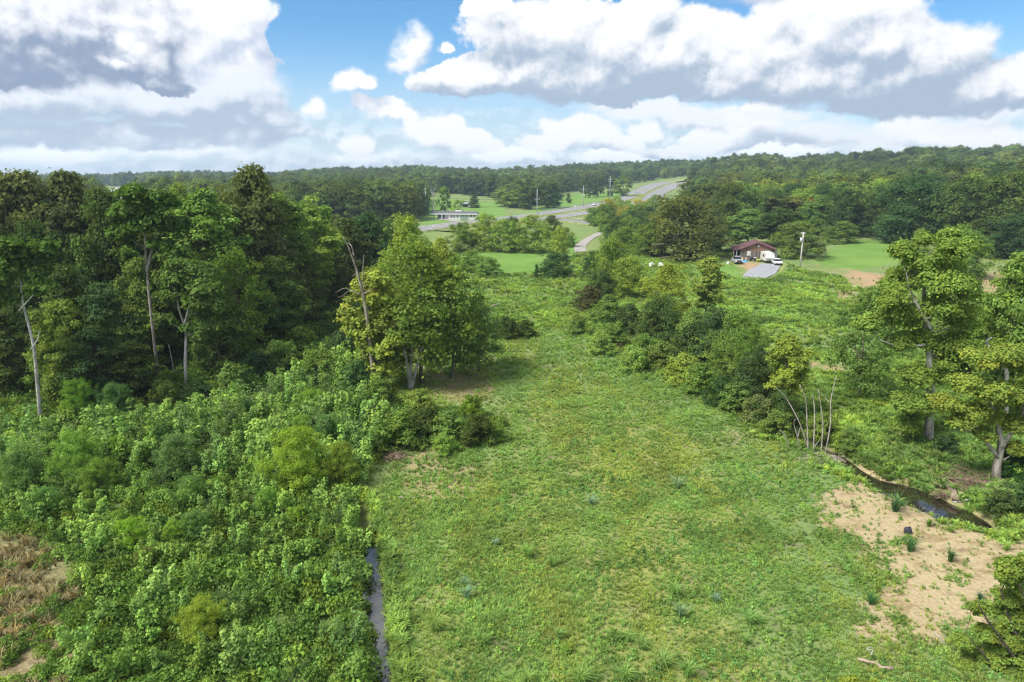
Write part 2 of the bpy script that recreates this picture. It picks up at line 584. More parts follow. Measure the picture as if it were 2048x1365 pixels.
def bark_mat(name, c1, c2, scale=6.0):
    m = bpy.data.materials.new(name)
    m.use_nodes = True
    t = NT(m.node_tree)
    b = t.n['Principled BSDF']
    b.inputs['Roughness'].default_value = 0.9
    b.inputs['Specular IOR Level'].default_value = 0.1
    tc = t.n.new('ShaderNodeTexCoord').outputs['Object']
    n = t.noise(t.vec('MULTIPLY', tc, (1, 1, 0.35)), scale, 4.0, 0.65)
    t.l.new(t.mix(t.ramp(n, 0.35, 0.62), c1, c2), b.inputs['Base Color'])
    return m
# ------------------------------------------------------------------ regions of the ground (photo outlines laid on the land)
def gpoly(pts):
    return [tuple(at(*p)[:2]) for p in pts]


SAND = gpoly([(1625, 1052), (1690, 985), (1735, 962), (1800, 990), (1850, 1018), (1915, 1052), (1985, 1078), (2070, 1095), (2075, 1330), (2000, 1292), (1905, 1240), (1850, 1262), (1790, 1262), (1762, 1215), (1800, 1168), (1775, 1110), (1735, 1075), (1690, 1048)])
CLAY = [gpoly(p) for p in (
    [(1690, 540), (1730, 545), (1775, 552), (1800, 565), (1770, 572), (1720, 572), (1700, 560)],
    [(1665, 580), (1700, 585), (1740, 598), (1720, 603), (1690, 596)],
    [(1630, 728), (1660, 730), (1695, 735), (1690, 742), (1640, 738)],
    [(1960, 560), (1985, 545), (2010, 560), (2030, 600), (2048, 640), (1985, 625), (1960, 600)],
    [(1478, 527), (1512, 526), (1515, 540), (1500, 548), (1490, 540)],
    [(1865, 945), (1950, 960), (2010, 1000), (2040, 1060), (1980, 1050), (1900, 1000)],
    [(825, 890), (900, 905), (960, 960), (900, 1010), (840, 1000), (800, 940)],
    [(1440, 860), (1475, 862), (1490, 878), (1455, 872)])]
CLAY_W = [1.0, 0.8, 1.0, 1.0, 1.0, 0.42, 0.60, 0.7]
DRY = gpoly([(-80, 1080), (40, 1075), (120, 1120), (165, 1190), (175, 1290), (150, 1400), (-100, 1420)])
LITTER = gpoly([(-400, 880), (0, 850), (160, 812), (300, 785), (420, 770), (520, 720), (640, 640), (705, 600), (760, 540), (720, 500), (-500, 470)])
BARE = gpoly([(850, 742), (960, 752), (1000, 775), (960, 815), (860, 800), (835, 770)])
LAWN = [gpoly(p) for p in (
    [(845, 396), (1000, 406), (1010, 425), (1000, 448), (880, 462), (850, 470), (840, 430)],
    [(985, 437), (1060, 424), (1130, 390), (1290, 384), (1310, 368), (1350, 372), (1180, 412)],
    [(1625, 520), (1700, 478), (1820, 486), (1830, 520), (1720, 540), (1650, 535)],
    [(1390, 540), (1470, 522), (1490, 545), (1480, 560), (1400, 562)],
    [(900, 512), (1040, 500), (1160, 470), (1150, 520), (1090, 545), (960, 552)],
    [(1380, 338), (1420, 332), (1420, 348), (1350, 352)])]
MEADOW = gpoly([(1450, 545), (1560, 540), (1700, 555), (1960, 600), (2100, 720), (2150, 1000), (1960, 1060), (1830, 1000), (1700, 940), (1640, 890), (1590, 800), (1500, 700), (1440, 620)])
YELLOW = [(780, 1365), (1000, 930), (1070, 800), (1160, 780), (1420, 900), (1480, 1000), (1500, 1365)]
YELLOW = gpoly(YELLOW)
THICKET = gpoly([(-260, 960), (0, 900), (200, 858), (420, 835), (545, 800), (600, 740), (665, 715), (735, 745), (790, 830), (800, 885), (740, 940), (705, 1010), (718, 1075), (728, 1130), (735, 1250), (738, 1420), (130, 1420), (165, 1330), (180, 1200), (130, 1110), (50, 1070), (-60, 1070), (-300, 1100)])


def axis(knots):
    out = []
    for (a, b, s) in knots:
        out.append(np.arange(a, b, s))
    return np.concatenate(out + [[knots[-1][1]]])


def build_ground():
    xs = axis([(-3600, -1000, 130), (-1000, -400, 40), (-400, -120, 10), (-120, -30, 2.0), (-30, -16, 0.6), (-16, -10, 0.33), (-10, -4, 0.22), (-4, 30, 0.33), (30, 60, 0.8), (60, 140, 2.5), (140, 400, 9), (400, 1000, 35), (1000, 3600, 130)])
    ys = axis([(-300, 0, 30), (0, 20, 4), (20, 56, 0.33), (56, 90, 0.6), (90, 180, 1.6), (180, 400, 5), (400, 900, 14), (900, 1600, 35), (1600, 4600, 150)])
    X, Y = np.meshgrid(xs, ys)
    Z = height(X, Y)
    nx, ny = len(xs), len(ys)
    idx = np.arange(nx * ny).reshape(ny, nx)
    F = np.stack([idx[:-1, :-1], idx[:-1, 1:], idx[1:, 1:], idx[1:, :-1]], -1).reshape(-1, 4)
    x, y = X.ravel(), Y.ravel()
    near = (y > 10) & (y < 1200) & (np.abs(x) < 800)
    m1 = np.zeros((len(x), 4), np.float32)
    m2 = np.zeros((len(x), 4), np.float32)
    m1[:, 3] = m2[:, 3] = 1
    xn, yn = x[near], y[near]
    jig = 0.9 * wob(xn, yn, 3.2) + 0.5 * wob(xn + 40, yn, 1.3)
    m1[near, 0] = smooth(-1.3, 0.9, poly_sd(xn, yn, SAND) + 1.1 * jig + 0.7)
    c = np.zeros(len(xn))
    for P, w in zip(CLAY, CLAY_W):
        k = 1.0 + (np.mean([q[1] for q in P]) > 100) * 1.5
        c = np.maximum(c, w * smooth(-0.8 * k, 0.8 * k, poly_sd(xn, yn, P) + k * jig))
    c = np.maximum(c, 0.55 * smooth(-1, 1, poly_sd(xn, yn, BARE) + jig))
    bank = 1 - smooth(0.5, 1.5, seg_dist(xn, yn, CREEK) + 0.25 * jig)
    c = np.maximum(c, bank * 0.45)
    m1[near, 1] = c
    l = np.zeros(len(xn))
    for P in LAWN:
        l = np.maximum(l, smooth(-2, 2, poly_sd(xn, yn, P)))
    m1[near, 2] = l
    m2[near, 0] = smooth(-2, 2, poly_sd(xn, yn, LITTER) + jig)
    m2[near, 1] = smooth(-1.5, 1.5, poly_sd(xn, yn, DRY) + jig)
    m2[near, 2] = smooth(-3, 3, poly_sd(xn, yn, YELLOW) + 2 * jig)
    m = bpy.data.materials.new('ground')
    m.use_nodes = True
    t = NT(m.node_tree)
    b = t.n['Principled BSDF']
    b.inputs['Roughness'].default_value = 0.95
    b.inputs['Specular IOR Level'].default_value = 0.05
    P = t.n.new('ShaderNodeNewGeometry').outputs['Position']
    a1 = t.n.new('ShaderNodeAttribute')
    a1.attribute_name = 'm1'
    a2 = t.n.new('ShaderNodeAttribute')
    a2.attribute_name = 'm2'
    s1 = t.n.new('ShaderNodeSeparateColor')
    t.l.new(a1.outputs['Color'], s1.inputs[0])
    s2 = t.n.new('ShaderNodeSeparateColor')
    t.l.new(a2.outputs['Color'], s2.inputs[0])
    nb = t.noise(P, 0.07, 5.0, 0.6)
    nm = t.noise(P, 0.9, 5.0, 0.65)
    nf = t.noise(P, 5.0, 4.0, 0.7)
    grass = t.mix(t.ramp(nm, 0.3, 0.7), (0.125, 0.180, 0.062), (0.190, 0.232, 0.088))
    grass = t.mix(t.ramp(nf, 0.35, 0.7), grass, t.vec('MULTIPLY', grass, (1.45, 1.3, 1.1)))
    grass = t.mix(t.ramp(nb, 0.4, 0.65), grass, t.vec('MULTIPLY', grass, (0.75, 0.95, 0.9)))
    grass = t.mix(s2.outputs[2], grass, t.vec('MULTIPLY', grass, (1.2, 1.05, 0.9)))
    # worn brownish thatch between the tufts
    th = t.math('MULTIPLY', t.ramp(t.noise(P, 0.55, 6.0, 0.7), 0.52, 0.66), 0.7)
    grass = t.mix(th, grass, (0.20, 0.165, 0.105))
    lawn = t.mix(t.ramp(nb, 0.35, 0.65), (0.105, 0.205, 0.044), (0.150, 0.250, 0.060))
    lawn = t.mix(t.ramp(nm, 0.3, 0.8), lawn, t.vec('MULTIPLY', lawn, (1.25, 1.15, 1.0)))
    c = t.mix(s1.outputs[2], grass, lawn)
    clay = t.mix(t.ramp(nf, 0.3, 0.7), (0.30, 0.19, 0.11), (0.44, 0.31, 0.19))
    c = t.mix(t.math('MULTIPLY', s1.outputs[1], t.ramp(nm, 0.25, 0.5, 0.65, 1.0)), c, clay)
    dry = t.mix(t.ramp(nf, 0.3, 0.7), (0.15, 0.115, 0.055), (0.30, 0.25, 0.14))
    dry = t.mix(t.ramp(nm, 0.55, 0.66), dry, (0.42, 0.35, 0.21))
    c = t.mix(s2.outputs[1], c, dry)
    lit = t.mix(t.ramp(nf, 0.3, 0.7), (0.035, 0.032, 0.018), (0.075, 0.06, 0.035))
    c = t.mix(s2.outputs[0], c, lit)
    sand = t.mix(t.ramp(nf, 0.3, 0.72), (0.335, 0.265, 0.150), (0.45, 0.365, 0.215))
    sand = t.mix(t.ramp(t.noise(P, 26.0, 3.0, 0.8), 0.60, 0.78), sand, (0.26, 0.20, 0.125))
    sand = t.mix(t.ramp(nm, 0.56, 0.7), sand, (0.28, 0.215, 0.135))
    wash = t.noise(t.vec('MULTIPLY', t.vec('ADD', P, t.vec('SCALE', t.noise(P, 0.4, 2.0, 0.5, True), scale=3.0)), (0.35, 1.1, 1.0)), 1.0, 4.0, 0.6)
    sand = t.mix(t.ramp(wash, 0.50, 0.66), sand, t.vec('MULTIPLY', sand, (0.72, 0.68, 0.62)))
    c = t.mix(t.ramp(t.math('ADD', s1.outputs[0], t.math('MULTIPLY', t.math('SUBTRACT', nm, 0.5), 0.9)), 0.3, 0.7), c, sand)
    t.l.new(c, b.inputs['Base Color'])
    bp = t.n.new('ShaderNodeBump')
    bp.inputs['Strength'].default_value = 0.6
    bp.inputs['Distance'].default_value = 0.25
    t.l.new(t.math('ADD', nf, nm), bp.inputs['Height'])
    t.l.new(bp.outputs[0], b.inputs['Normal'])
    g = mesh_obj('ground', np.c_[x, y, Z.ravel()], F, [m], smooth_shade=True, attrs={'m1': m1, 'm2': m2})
    tag(g, kind='structure')
    return g


GROUND = build_ground()


def ribbon(name, pts, width, m, dz=0.06, kind='structure', zfix=None, step=None, bank=None):
    """a strip that lies on the land along a line of (x, y)"""
    P = np.array([p[:2] for p in pts], float)
    L = np.r_[0, np.cumsum(np.linalg.norm(np.diff(P, axis=0), axis=1))]
    n = max(int(L[-1] / (step or max(L[-1] / 60, 0.5))), 4)
    s = np.linspace(0, L[-1], n)
    # smooth the line
    Q = np.c_[np.interp(s, L, P[:, 0]), np.interp(s, L, P[:, 1])]
    for _ in range(6):
        Q[1:-1] = 0.25 * Q[:-2] + 0.5 * Q[1:-1] + 0.25 * Q[2:]
    W = np.interp(s, L, np.broadcast_to(width, (len(P),))) if np.ndim(width) else np.full(n, width)
    T = np.gradient(Q, axis=0)
    T /= np.linalg.norm(T, axis=1, keepdims=True) + 1e-9
    N = np.c_[-T[:, 1], T[:, 0]]
    rows = []
    for k in (-0.5, -0.17, 0.17, 0.5):
        R = Q + N * W[:, None] * k
        rows.append(R)
    V = np.stack(rows, 1).reshape(-1, 2)
    z = np.full(len(V), zfix) if zfix is not None else np.repeat(np.max(height(V[:, 0], V[:, 1]).reshape(n, 4), 1), 4) + dz
    idx = np.arange(n * 4).reshape(n, 4)
    F = np.stack([idx[:-1, :-1], idx[1:, :-1], idx[1:, 1:], idx[:-1, 1:]], -1).reshape(-1, 4)[:, ::-1]
    o = mesh_obj(name, np.c_[V, z], F, [m], smooth_shade=True)
    tag(o, kind=kind)
    if bank is not None:                       # grassed slopes down from a raised road
        zc = z.reshape(n, 4)[:, 1]
        V2, F2 = [], []
        for sgn in (-1, 1):
            b = len(V2) * n
            V2 += [np.c_[Q + N * (sgn * W / 2)[:, None], zc - 0.01], np.c_[Q + N * (sgn * (W / 2 + 3.5))[:, None], zc - dz - 0.9]]
            i = np.arange(n - 1)
            f = np.stack([b + i, b + i + 1, b + n + i + 1, b + n + i], -1)
            F2.append(f if sgn < 0 else f[:, ::-1])
        tag(mesh_obj('road_bank', np.concatenate(V2), np.concatenate(F2)[:, ::-1], [bank]), kind='structure')
    return o, np.c_[Q, z.reshape(n, 4)[:, 1]], N


def water_mat(name, deep):
    m = bpy.data.materials.new(name)
    m.use_nodes = True
    t = NT(m.node_tree)
    b = t.n['Principled BSDF']
    P = t.n.new('ShaderNodeNewGeometry').outputs['Position']
    t.l.new(t.mix(t.ramp(t.noise(P, 1.3, 4.0, 0.6), 0.35, 0.7), deep, tuple(c * 1.9 for c in deep)), b.inputs['Base Color'])
    b.inputs['Roughness'].default_value = 0.04
    b.inputs['IOR'].default_value = 1.75
    b.inputs['Specular IOR Level'].default_value = 0.9
    bp = t.n.new('ShaderNodeBump')
    bp.inputs['Strength'].default_value = 0.03
    bp.inputs['Distance'].default_value = 0.1
    t.l.new(t.noise(P, 2.5, 2.0, 0.5), bp.inputs['Height'])
    t.l.new(bp.outputs[0], b.inputs['Normal'])
    return m


ribbon('ditch_water', DITCH[2:], 1.25, water_mat('ditch_water', (0.016, 0.017, 0.015)), zfix=-0.62)
ribbon('creek_water', CREEK, [1.6, 1.6, 1.8, 1.8, 2.0, 3.8, 4.6, 4.8, 4.6, 2.4], water_mat('creek_water', (0.016, 0.013, 0.009)), zfix=-0.72)
# ------------------------------------------------------------------ trees
def unit(n, r):
    v = r.normal(size=(n, 3))
    return v / (np.linalg.norm(v, axis=1, keepdims=True) + 1e-9)


def leaf_faces(C, N, size, r, droop=0.0, aspect=0.62, tri=False):
    """one rhombus (or triangle) per leaf spray"""
    n = len(C)
    size = np.broadcast_to(size, (n,))[:, None] * r.uniform(0.65, 1.3, (n, 1))
    q = unit(n, r)
    t = np.cross(N, q)
    t /= np.linalg.norm(t, axis=1, keepdims=True) + 1e-9
    b = np.cross(N, t)
    if tri:
        V = np.stack([C + t * size, C - t * size * 0.6 + b * size * 0.75, C - t * size * 0.6 - b * size * 0.75], 1)
        F = np.arange(n * 3).reshape(n, 3)
    else:
        fold = N * size * 0.22
        V = np.stack([C + t * size - fold, C + b * size * aspect, C - t * size * 0.8 - fold * 0.6, C - b * size * aspect], 1)
        F = np.arange(n * 4).reshape(n, 4)
    k = V.shape[1]
    return V.reshape(-1, 3), F, np.repeat(r.uniform(0, 1, n), k)


ENV = {
    'dome': lambda t: np.clip(np.sin(np.pi * np.clip(0.16 + 0.84 * t, 0, 1)), 0, 1) ** 0.6,
    'oval': lambda t: np.clip(np.sin(np.pi * np.clip(0.05 + 0.93 * t, 0, 1)), 0, 1) ** 0.75,
    'cone': lambda t: (1 - t) ** 0.8 * 0.95 + 0.05,
    'column': lambda t: np.clip(np.sin(np.pi * np.clip(0.12 + 0.86 * t, 0, 1)), 0, 1) ** 0.45,
    'vase': lambda t: np.clip(0.25 + 0.85 * t, 0, 1) * np.clip(1.25 * (1.08 - t), 0, 1) ** 0.45,
    'bush': lambda t: np.sqrt(np.clip(1 - t * t, 0, 1)),
}


def make_crown(r, env='dome', n_lobe=12, per=11, leaves=70, leaf=0.02, lobe_r=0.36, clump_r=0.11, flat=0.7, z0=0.3, up=0.5, depth=0.35, tri=False, hw=0.5, wisp=0.0, aspect=0.62, tpow=1.0):
    """crown of a tree of height 1 and width 2*hw: lobes > clumps > leaf sprays.  Returns V, F, tint, warm, clump centres"""
    f = ENV[env]
    cl = []
    for i in range(n_lobe):
        t = ((i + r.uniform(0, 1)) / n_lobe) ** tpow
        R = f(np.array([t]))[0] * hw
        th = i * 2.4 + r.uniform(-0.5, 0.5)
        rr = R * (0.62 + 0.12 * r.uniform(-1, 1)) * (1 if t < 0.9 else 0.4)
        c = np.array([rr * math.cos(th), rr * math.sin(th), z0 + (1 - z0) * (0.08 + 0.84 * t)])
        lr = lobe_r * (0.45 + 0.65 * R / hw) * hw * r.uniform(0.75, 1.2)
        m = max(3, int(per * r.uniform(0.7, 1.3)))
        d = unit(m, r)
        d[:, 2] = d[:, 2] * 0.8 + 0.25
        rad = lr * r.uniform(0.45, 1.05, (m, 1))
        P = c + d * rad * np.array([1, 1, flat * (1 - z0) / (2 * hw) * 1.1 + 0.25])
        cl.append(P)
    C = np.concatenate(cl)
    C[:, 2] = np.clip(C[:, 2], max(z0 * 0.75, 0.03), 0.985)
    nC = len(C)
    cr = clump_r * hw * 2 * r.uniform(0.6, 1.35, nC)
    idx = np.repeat(np.arange(nC), leaves)
    d = unit(len(idx), r)
    d[:, 2] = np.where(d[:, 2] < -0.3, -d[:, 2] * r.uniform(0, 1, len(idx)), d[:, 2])
    rad = (depth + (1 - depth) * r.uniform(0, 1, len(idx)) ** 0.6)
    sc3 = np.array([1.15, 1.15, flat])
    P = C[idx] + d * (cr[idx] * rad)[:, None] * sc3
    P = P + r.normal(0, 0.22, P.shape) * cr[idx][:, None] * (r.uniform(0, 1, len(idx)) < 0.5)[:, None]
    if wisp:
        ax = unit(nC, r) * np.array([1, 1, 0.5])
        s = r.normal(0, 1, len(idx))
        P = P + ax[idx] * (s * cr[idx] * wisp)[:, None]
        P[:, 2] -= np.abs(s) * cr[idx] * wisp * 0.5
    axis_out = C[idx] * np.array([1, 1, 0])
    N = d * np.array([1, 1, 1 / max(flat, 0.3)]) + np.array([0, 0, up]) + 0.55 * unit(len(idx), r) + axis_out * 0.6
    N /= np.linalg.norm(N, axis=1, keepdims=True) + 1e-9
    V, F, tint = leaf_faces(P, N, leaf, r, tri=tri, aspect=aspect)
    k = F.shape[1]
    ct = r.uniform(0, 1, nC)[idx]
    tint = 0.55 * tint + 0.45 * np.repeat(ct, k)
    warm = np.repeat(r.uniform(0, 1, nC)[idx] ** 2, k)
    return V, F, tint, warm, C


def make_skeleton(r, C, trunk_r=0.02, top=0.8, bend=0.03, limbs=40, sides=6, fork=0.0, z_first=0.15, limb_r=0.45):
    """trunk and limbs reaching the clump centres"""
    mb = MB()
    k = 9
    z = np.linspace(-0.02, top, k)
    off = np.cumsum(r.normal(0, bend / 3, (k, 2)), axis=0)
    off -= off[0]
    P = np.c_[off, z]
    R = trunk_r * (1 - 0.85 * np.linspace(0, 1, k) ** 1.1)
    R[0] *= 1.5
    mb.tube(P, R, sides + 1)
    sel = r.permutation(len(C))[:limbs]
    for i in sel:
        c = C[i]
        hd = math.hypot(c[0], c[1])
        za = np.clip(c[2] - hd * r.uniform(0.5, 1.1) - 0.02, z_first, top * 0.95)
        a = np.array([np.interp(za, z, P[:, 0]), np.interp(za, z, P[:, 1]), za])
        ra = np.interp(za, z, R) * limb_r * r.uniform(0.7, 1.1)
        mid = a * 0.5 + c * 0.5 + np.array([0, 0, -0.12 * hd]) + r.normal(0, 0.025, 3) * hd * 2
        ts = np.linspace(0, 1, 5)[:, None]
        Q = (1 - ts) ** 2 * a + 2 * ts * (1 - ts) * mid + ts ** 2 * c
        mb.tube(Q, np.linspace(ra, ra * 0.18, 5), 4, cap=False)
    return mb


M_BARK = bark_mat('bark_grey', (0.10, 0.085, 0.065), (0.23, 0.20, 0.16))
M_PALE = bark_mat('bark_pale', (0.20, 0.19, 0.165), (0.43, 0.42, 0.385), 3.0)
M_DARKBARK = bark_mat('bark_dark', (0.05, 0.042, 0.033), (0.12, 0.10, 0.08))
M_LEAF = leaf_mat('leaf', warm_amt=0.45)
M_LEAF_FINE = leaf_mat('leaf_fine', trans=0.45, spread=0.35, warm_amt=0.4)
M_LEAF_TURN = leaf_mat('leaf_turning', warm=(1.9, 1.1, 0.6), warm_amt=0.45)

KIND = {}


def kind(name, crown, skel, n=2, bark=M_BARK, leafm=M_LEAF, seed=1):
    out = []
    for i in range(n):
        r = np.random.default_rng(seed * 100 + i)
        V, F, tint, warm, C = make_crown(r, **crown)
        cm = mesh_obj('crown', V, F, [leafm], attrs={'tint': tint, 'warm': warm}, mesh_only=True)
        sk = make_skeleton(r, C, **skel)
        tm = sk.build('trunk', [bark], mesh_only=True, smooth_shade=True)
        out.append((cm, tm, crown.get('hw', 0.5)))
    KIND[name] = out


# proportions are for a tree 1 unit high; hw = half its width
kind('oak', dict(env='dome', n_lobe=22, per=14, leaves=78, leaf=0.0150, hw=0.36, clump_r=0.088, z0=0.03, flat=0.8), dict(trunk_r=0.018, limbs=60, z_first=0.15), n=3, seed=1)
kind('tall', dict(env='oval', n_lobe=17, per=10, leaves=80, leaf=0.0135, hw=0.21, clump_r=0.12, z0=0.22, flat=0.85), dict(trunk_r=0.013, limbs=45, top=0.9, z_first=0.3), n=3, bark=M_BARK, seed=2)
kind('layered', dict(env='oval', n_lobe=20, per=8, leaves=62, leaf=0.018, hw=0.34, clump_r=0.115, z0=0.04, flat=0.28, up=0.9), dict(trunk_r=0.012, limbs=60, top=0.9, bend=0.05), n=3, bark=M_DARKBARK, seed=3)
kind('airy', dict(env='dome', n_lobe=16, per=7, leaves=40, leaf=0.020, hw=0.45, clump_r=0.10, z0=0.1, flat=0.5, depth=0.1, wisp=0.4), dict(trunk_r=0.014, limbs=70, top=0.8, z_first=0.1), n=2, bark=M_BARK, seed=4)
kind('round', dict(env='bush', n_lobe=17, per=12, leaves=66, leaf=0.019, hw=0.52, clump_r=0.09, z0=-0.06, flat=0.95, lobe_r=0.46, tpow=1.35), dict(trunk_r=0.013, limbs=30, z_first=0.08, top=0.7), n=4, seed=5)
kind('weeping', dict(env='dome', n_lobe=18, per=11, leaves=48, leaf=0.0140, hw=0.36, clump_r=0.08, z0=0.08, flat=0.9, wisp=0.6, depth=0.1), dict(trunk_r=0.014, limbs=40, z_first=0.15), n=2, leafm=M_LEAF_FINE, seed=6)
kind('cedar', dict(env='cone', n_lobe=16, per=9, leaves=40, leaf=0.022, hw=0.27, clump_r=0.10, z0=0.03, flat=0.7, lobe_r=0.36), dict(trunk_r=0.018, limbs=20, top=0.95, z_first=0.05), n=2, bark=M_DARKBARK, seed=7)
kind('pine', dict(env='vase', n_lobe=9, per=6, leaves=44, leaf=0.017, hw=0.24, clump_r=0.10, z0=0.45, flat=0.45, depth=0.1), dict(trunk_r=0.014, limbs=40, top=0.95, z_first=0.3), n=1, seed=8)
kind('far', dict(env='dome', n_lobe=12, per=7, leaves=30, leaf=0.034, hw=0.42, clump_r=0.125, z0=0.0, flat=0.85), dict(trunk_r=0.018, limbs=5, sides=4), n=4, seed=9)
kind('scrub', dict(env='bush', n_lobe=9, per=8, leaves=40, leaf=0.038, hw=0.6, clump_r=0.14, z0=-0.04, flat=0.95, tpow=1.3), dict(trunk_r=0.010, limbs=6, sides=4, z_first=0.05, top=0.6), n=3, seed=10)

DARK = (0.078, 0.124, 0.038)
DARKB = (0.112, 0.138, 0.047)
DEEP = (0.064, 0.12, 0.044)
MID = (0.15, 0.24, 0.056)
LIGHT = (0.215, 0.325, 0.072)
YEL = (0.26, 0.345, 0.062)
GOLD = (0.31, 0.32, 0.06)
TREES = []


def jitter(c, a=0.12):
    k = random.uniform(1 - a, 1 + a)
    return (c[0] * k * random.uniform(0.92, 1.1), c[1] * k, c[2] * k * random.uniform(0.85, 1.15), 1.0)


def plant(kind_name, x, y, h, w, col, label, group=None, name='tree', cat='tree', rz=None, lean=0.0):
    cm, tm, hw = random.choice(KIND[kind_name])
    z = H(x, y)
    root = thing(name, label, cat, (x, y, z), random.uniform(0, 6.28) if rz is None else rz, group)
    root.rotation_euler[1] = lean
    s = w / (2 * hw)
    root.scale = (s, s, h)
    c = link('crown', cm, root)
    c.color = jitter(col)
    link('trunk', tm, root)
    TREES.append((x, y, h, w))
    return root


def T(kind_name, px, Y, top, w, col, label, group=None, **k):
    """tree standing at depth Y under photo column px, its top at photo row top, w photo pixels wide"""
    mid = 0.5 * (top + 690)
    x = (px - 1024) / FOC * (Y * CP + 10 * SP)
    g = H(x, Y)
    r = ray(px, top)
    ztop = CAMZ + r[2] / r[1] * Y
    h = max(ztop - g, 1.0)
    return plant(kind_name, x, Y, h * 1.02, w * Y / FOC * 1.0, col, label, group, **k)
# ------------------------------------------------------------------ the left-hand wood
G_LEFT = 'tall trees of the wood left of the clearing'
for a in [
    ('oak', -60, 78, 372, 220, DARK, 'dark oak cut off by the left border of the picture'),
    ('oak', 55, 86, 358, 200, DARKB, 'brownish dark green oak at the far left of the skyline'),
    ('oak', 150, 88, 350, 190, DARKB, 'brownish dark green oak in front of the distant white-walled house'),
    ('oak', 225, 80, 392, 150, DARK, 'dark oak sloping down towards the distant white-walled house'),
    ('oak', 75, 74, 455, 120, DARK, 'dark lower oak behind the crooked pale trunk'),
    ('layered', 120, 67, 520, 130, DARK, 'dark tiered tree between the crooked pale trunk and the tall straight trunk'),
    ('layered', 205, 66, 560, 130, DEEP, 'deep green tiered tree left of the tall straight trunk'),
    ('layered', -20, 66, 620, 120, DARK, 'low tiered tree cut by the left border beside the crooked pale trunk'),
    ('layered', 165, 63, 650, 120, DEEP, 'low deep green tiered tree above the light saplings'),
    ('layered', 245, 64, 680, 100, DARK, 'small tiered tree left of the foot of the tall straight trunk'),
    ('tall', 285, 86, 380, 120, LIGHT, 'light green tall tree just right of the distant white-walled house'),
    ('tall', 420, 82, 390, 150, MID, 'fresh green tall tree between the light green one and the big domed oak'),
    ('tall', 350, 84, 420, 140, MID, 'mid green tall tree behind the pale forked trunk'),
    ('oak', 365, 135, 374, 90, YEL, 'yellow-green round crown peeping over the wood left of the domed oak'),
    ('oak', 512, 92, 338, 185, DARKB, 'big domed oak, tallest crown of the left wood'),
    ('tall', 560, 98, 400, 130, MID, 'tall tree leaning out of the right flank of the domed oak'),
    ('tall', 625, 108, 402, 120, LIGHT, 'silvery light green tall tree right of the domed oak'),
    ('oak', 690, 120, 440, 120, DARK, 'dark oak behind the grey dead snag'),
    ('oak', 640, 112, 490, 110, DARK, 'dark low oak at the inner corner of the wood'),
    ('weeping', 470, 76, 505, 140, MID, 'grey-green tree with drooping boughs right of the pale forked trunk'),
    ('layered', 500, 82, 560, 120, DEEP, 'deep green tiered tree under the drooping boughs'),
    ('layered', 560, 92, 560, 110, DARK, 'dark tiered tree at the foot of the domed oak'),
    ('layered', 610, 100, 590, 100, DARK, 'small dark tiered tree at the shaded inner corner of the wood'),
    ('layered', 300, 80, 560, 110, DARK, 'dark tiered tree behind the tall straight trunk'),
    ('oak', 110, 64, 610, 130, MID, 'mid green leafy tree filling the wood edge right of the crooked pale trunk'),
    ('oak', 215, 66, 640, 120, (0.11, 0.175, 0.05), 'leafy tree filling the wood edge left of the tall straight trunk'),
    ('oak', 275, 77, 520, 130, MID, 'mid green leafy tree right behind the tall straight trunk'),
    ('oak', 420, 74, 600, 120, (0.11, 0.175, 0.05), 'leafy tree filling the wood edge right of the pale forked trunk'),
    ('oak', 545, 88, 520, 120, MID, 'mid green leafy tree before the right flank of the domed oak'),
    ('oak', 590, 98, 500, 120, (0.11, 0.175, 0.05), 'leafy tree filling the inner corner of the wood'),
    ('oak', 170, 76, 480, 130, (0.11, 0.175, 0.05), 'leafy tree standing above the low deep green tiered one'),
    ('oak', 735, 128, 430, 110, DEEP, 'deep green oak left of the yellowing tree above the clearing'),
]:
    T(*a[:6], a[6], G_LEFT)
# the wood goes on behind its edge
TREES.append((-65.0, 90.0, 10, 40))
k = 0
r_ = np.random.default_rng(3)
while k < 95:
    Y = r_.uniform(88, 330)
    px = r_.uniform(-200, 800 if Y < 200 else 860)
    x = (px - 1024) / FOC * Y * CP
    if poly_sd(np.array([x]), np.array([Y]), LITTER)[0] < -200:
        continue
    ok = all(math.hypot(x - q[0], Y - q[1]) > 0.30 * q[3] + 2.5 for q in TREES)
    if not ok or (px > 640 and Y < 118):
        continue
    skyl = np.interp(px, [-200, 200, 260, 420, 480, 650, 760, 860], [385, 395, 410, 415, 395, 425, 428, 450])
    hmax = CAMZ - (skyl - HORIZON) / FOC * Y * 1.02 - H(x, Y)
    h = min(r_.uniform(14, 21), hmax)
    if h < 5:
        continue
    kd = r_.choice(['oak', 'tall', 'oak', 'far'] if Y < 170 else ['far', 'oak'])
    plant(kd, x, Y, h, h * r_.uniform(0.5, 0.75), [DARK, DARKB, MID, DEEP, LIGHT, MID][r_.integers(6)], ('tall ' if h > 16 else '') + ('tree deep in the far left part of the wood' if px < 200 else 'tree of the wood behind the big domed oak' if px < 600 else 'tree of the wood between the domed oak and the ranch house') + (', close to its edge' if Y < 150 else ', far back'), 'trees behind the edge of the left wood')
    k += 1

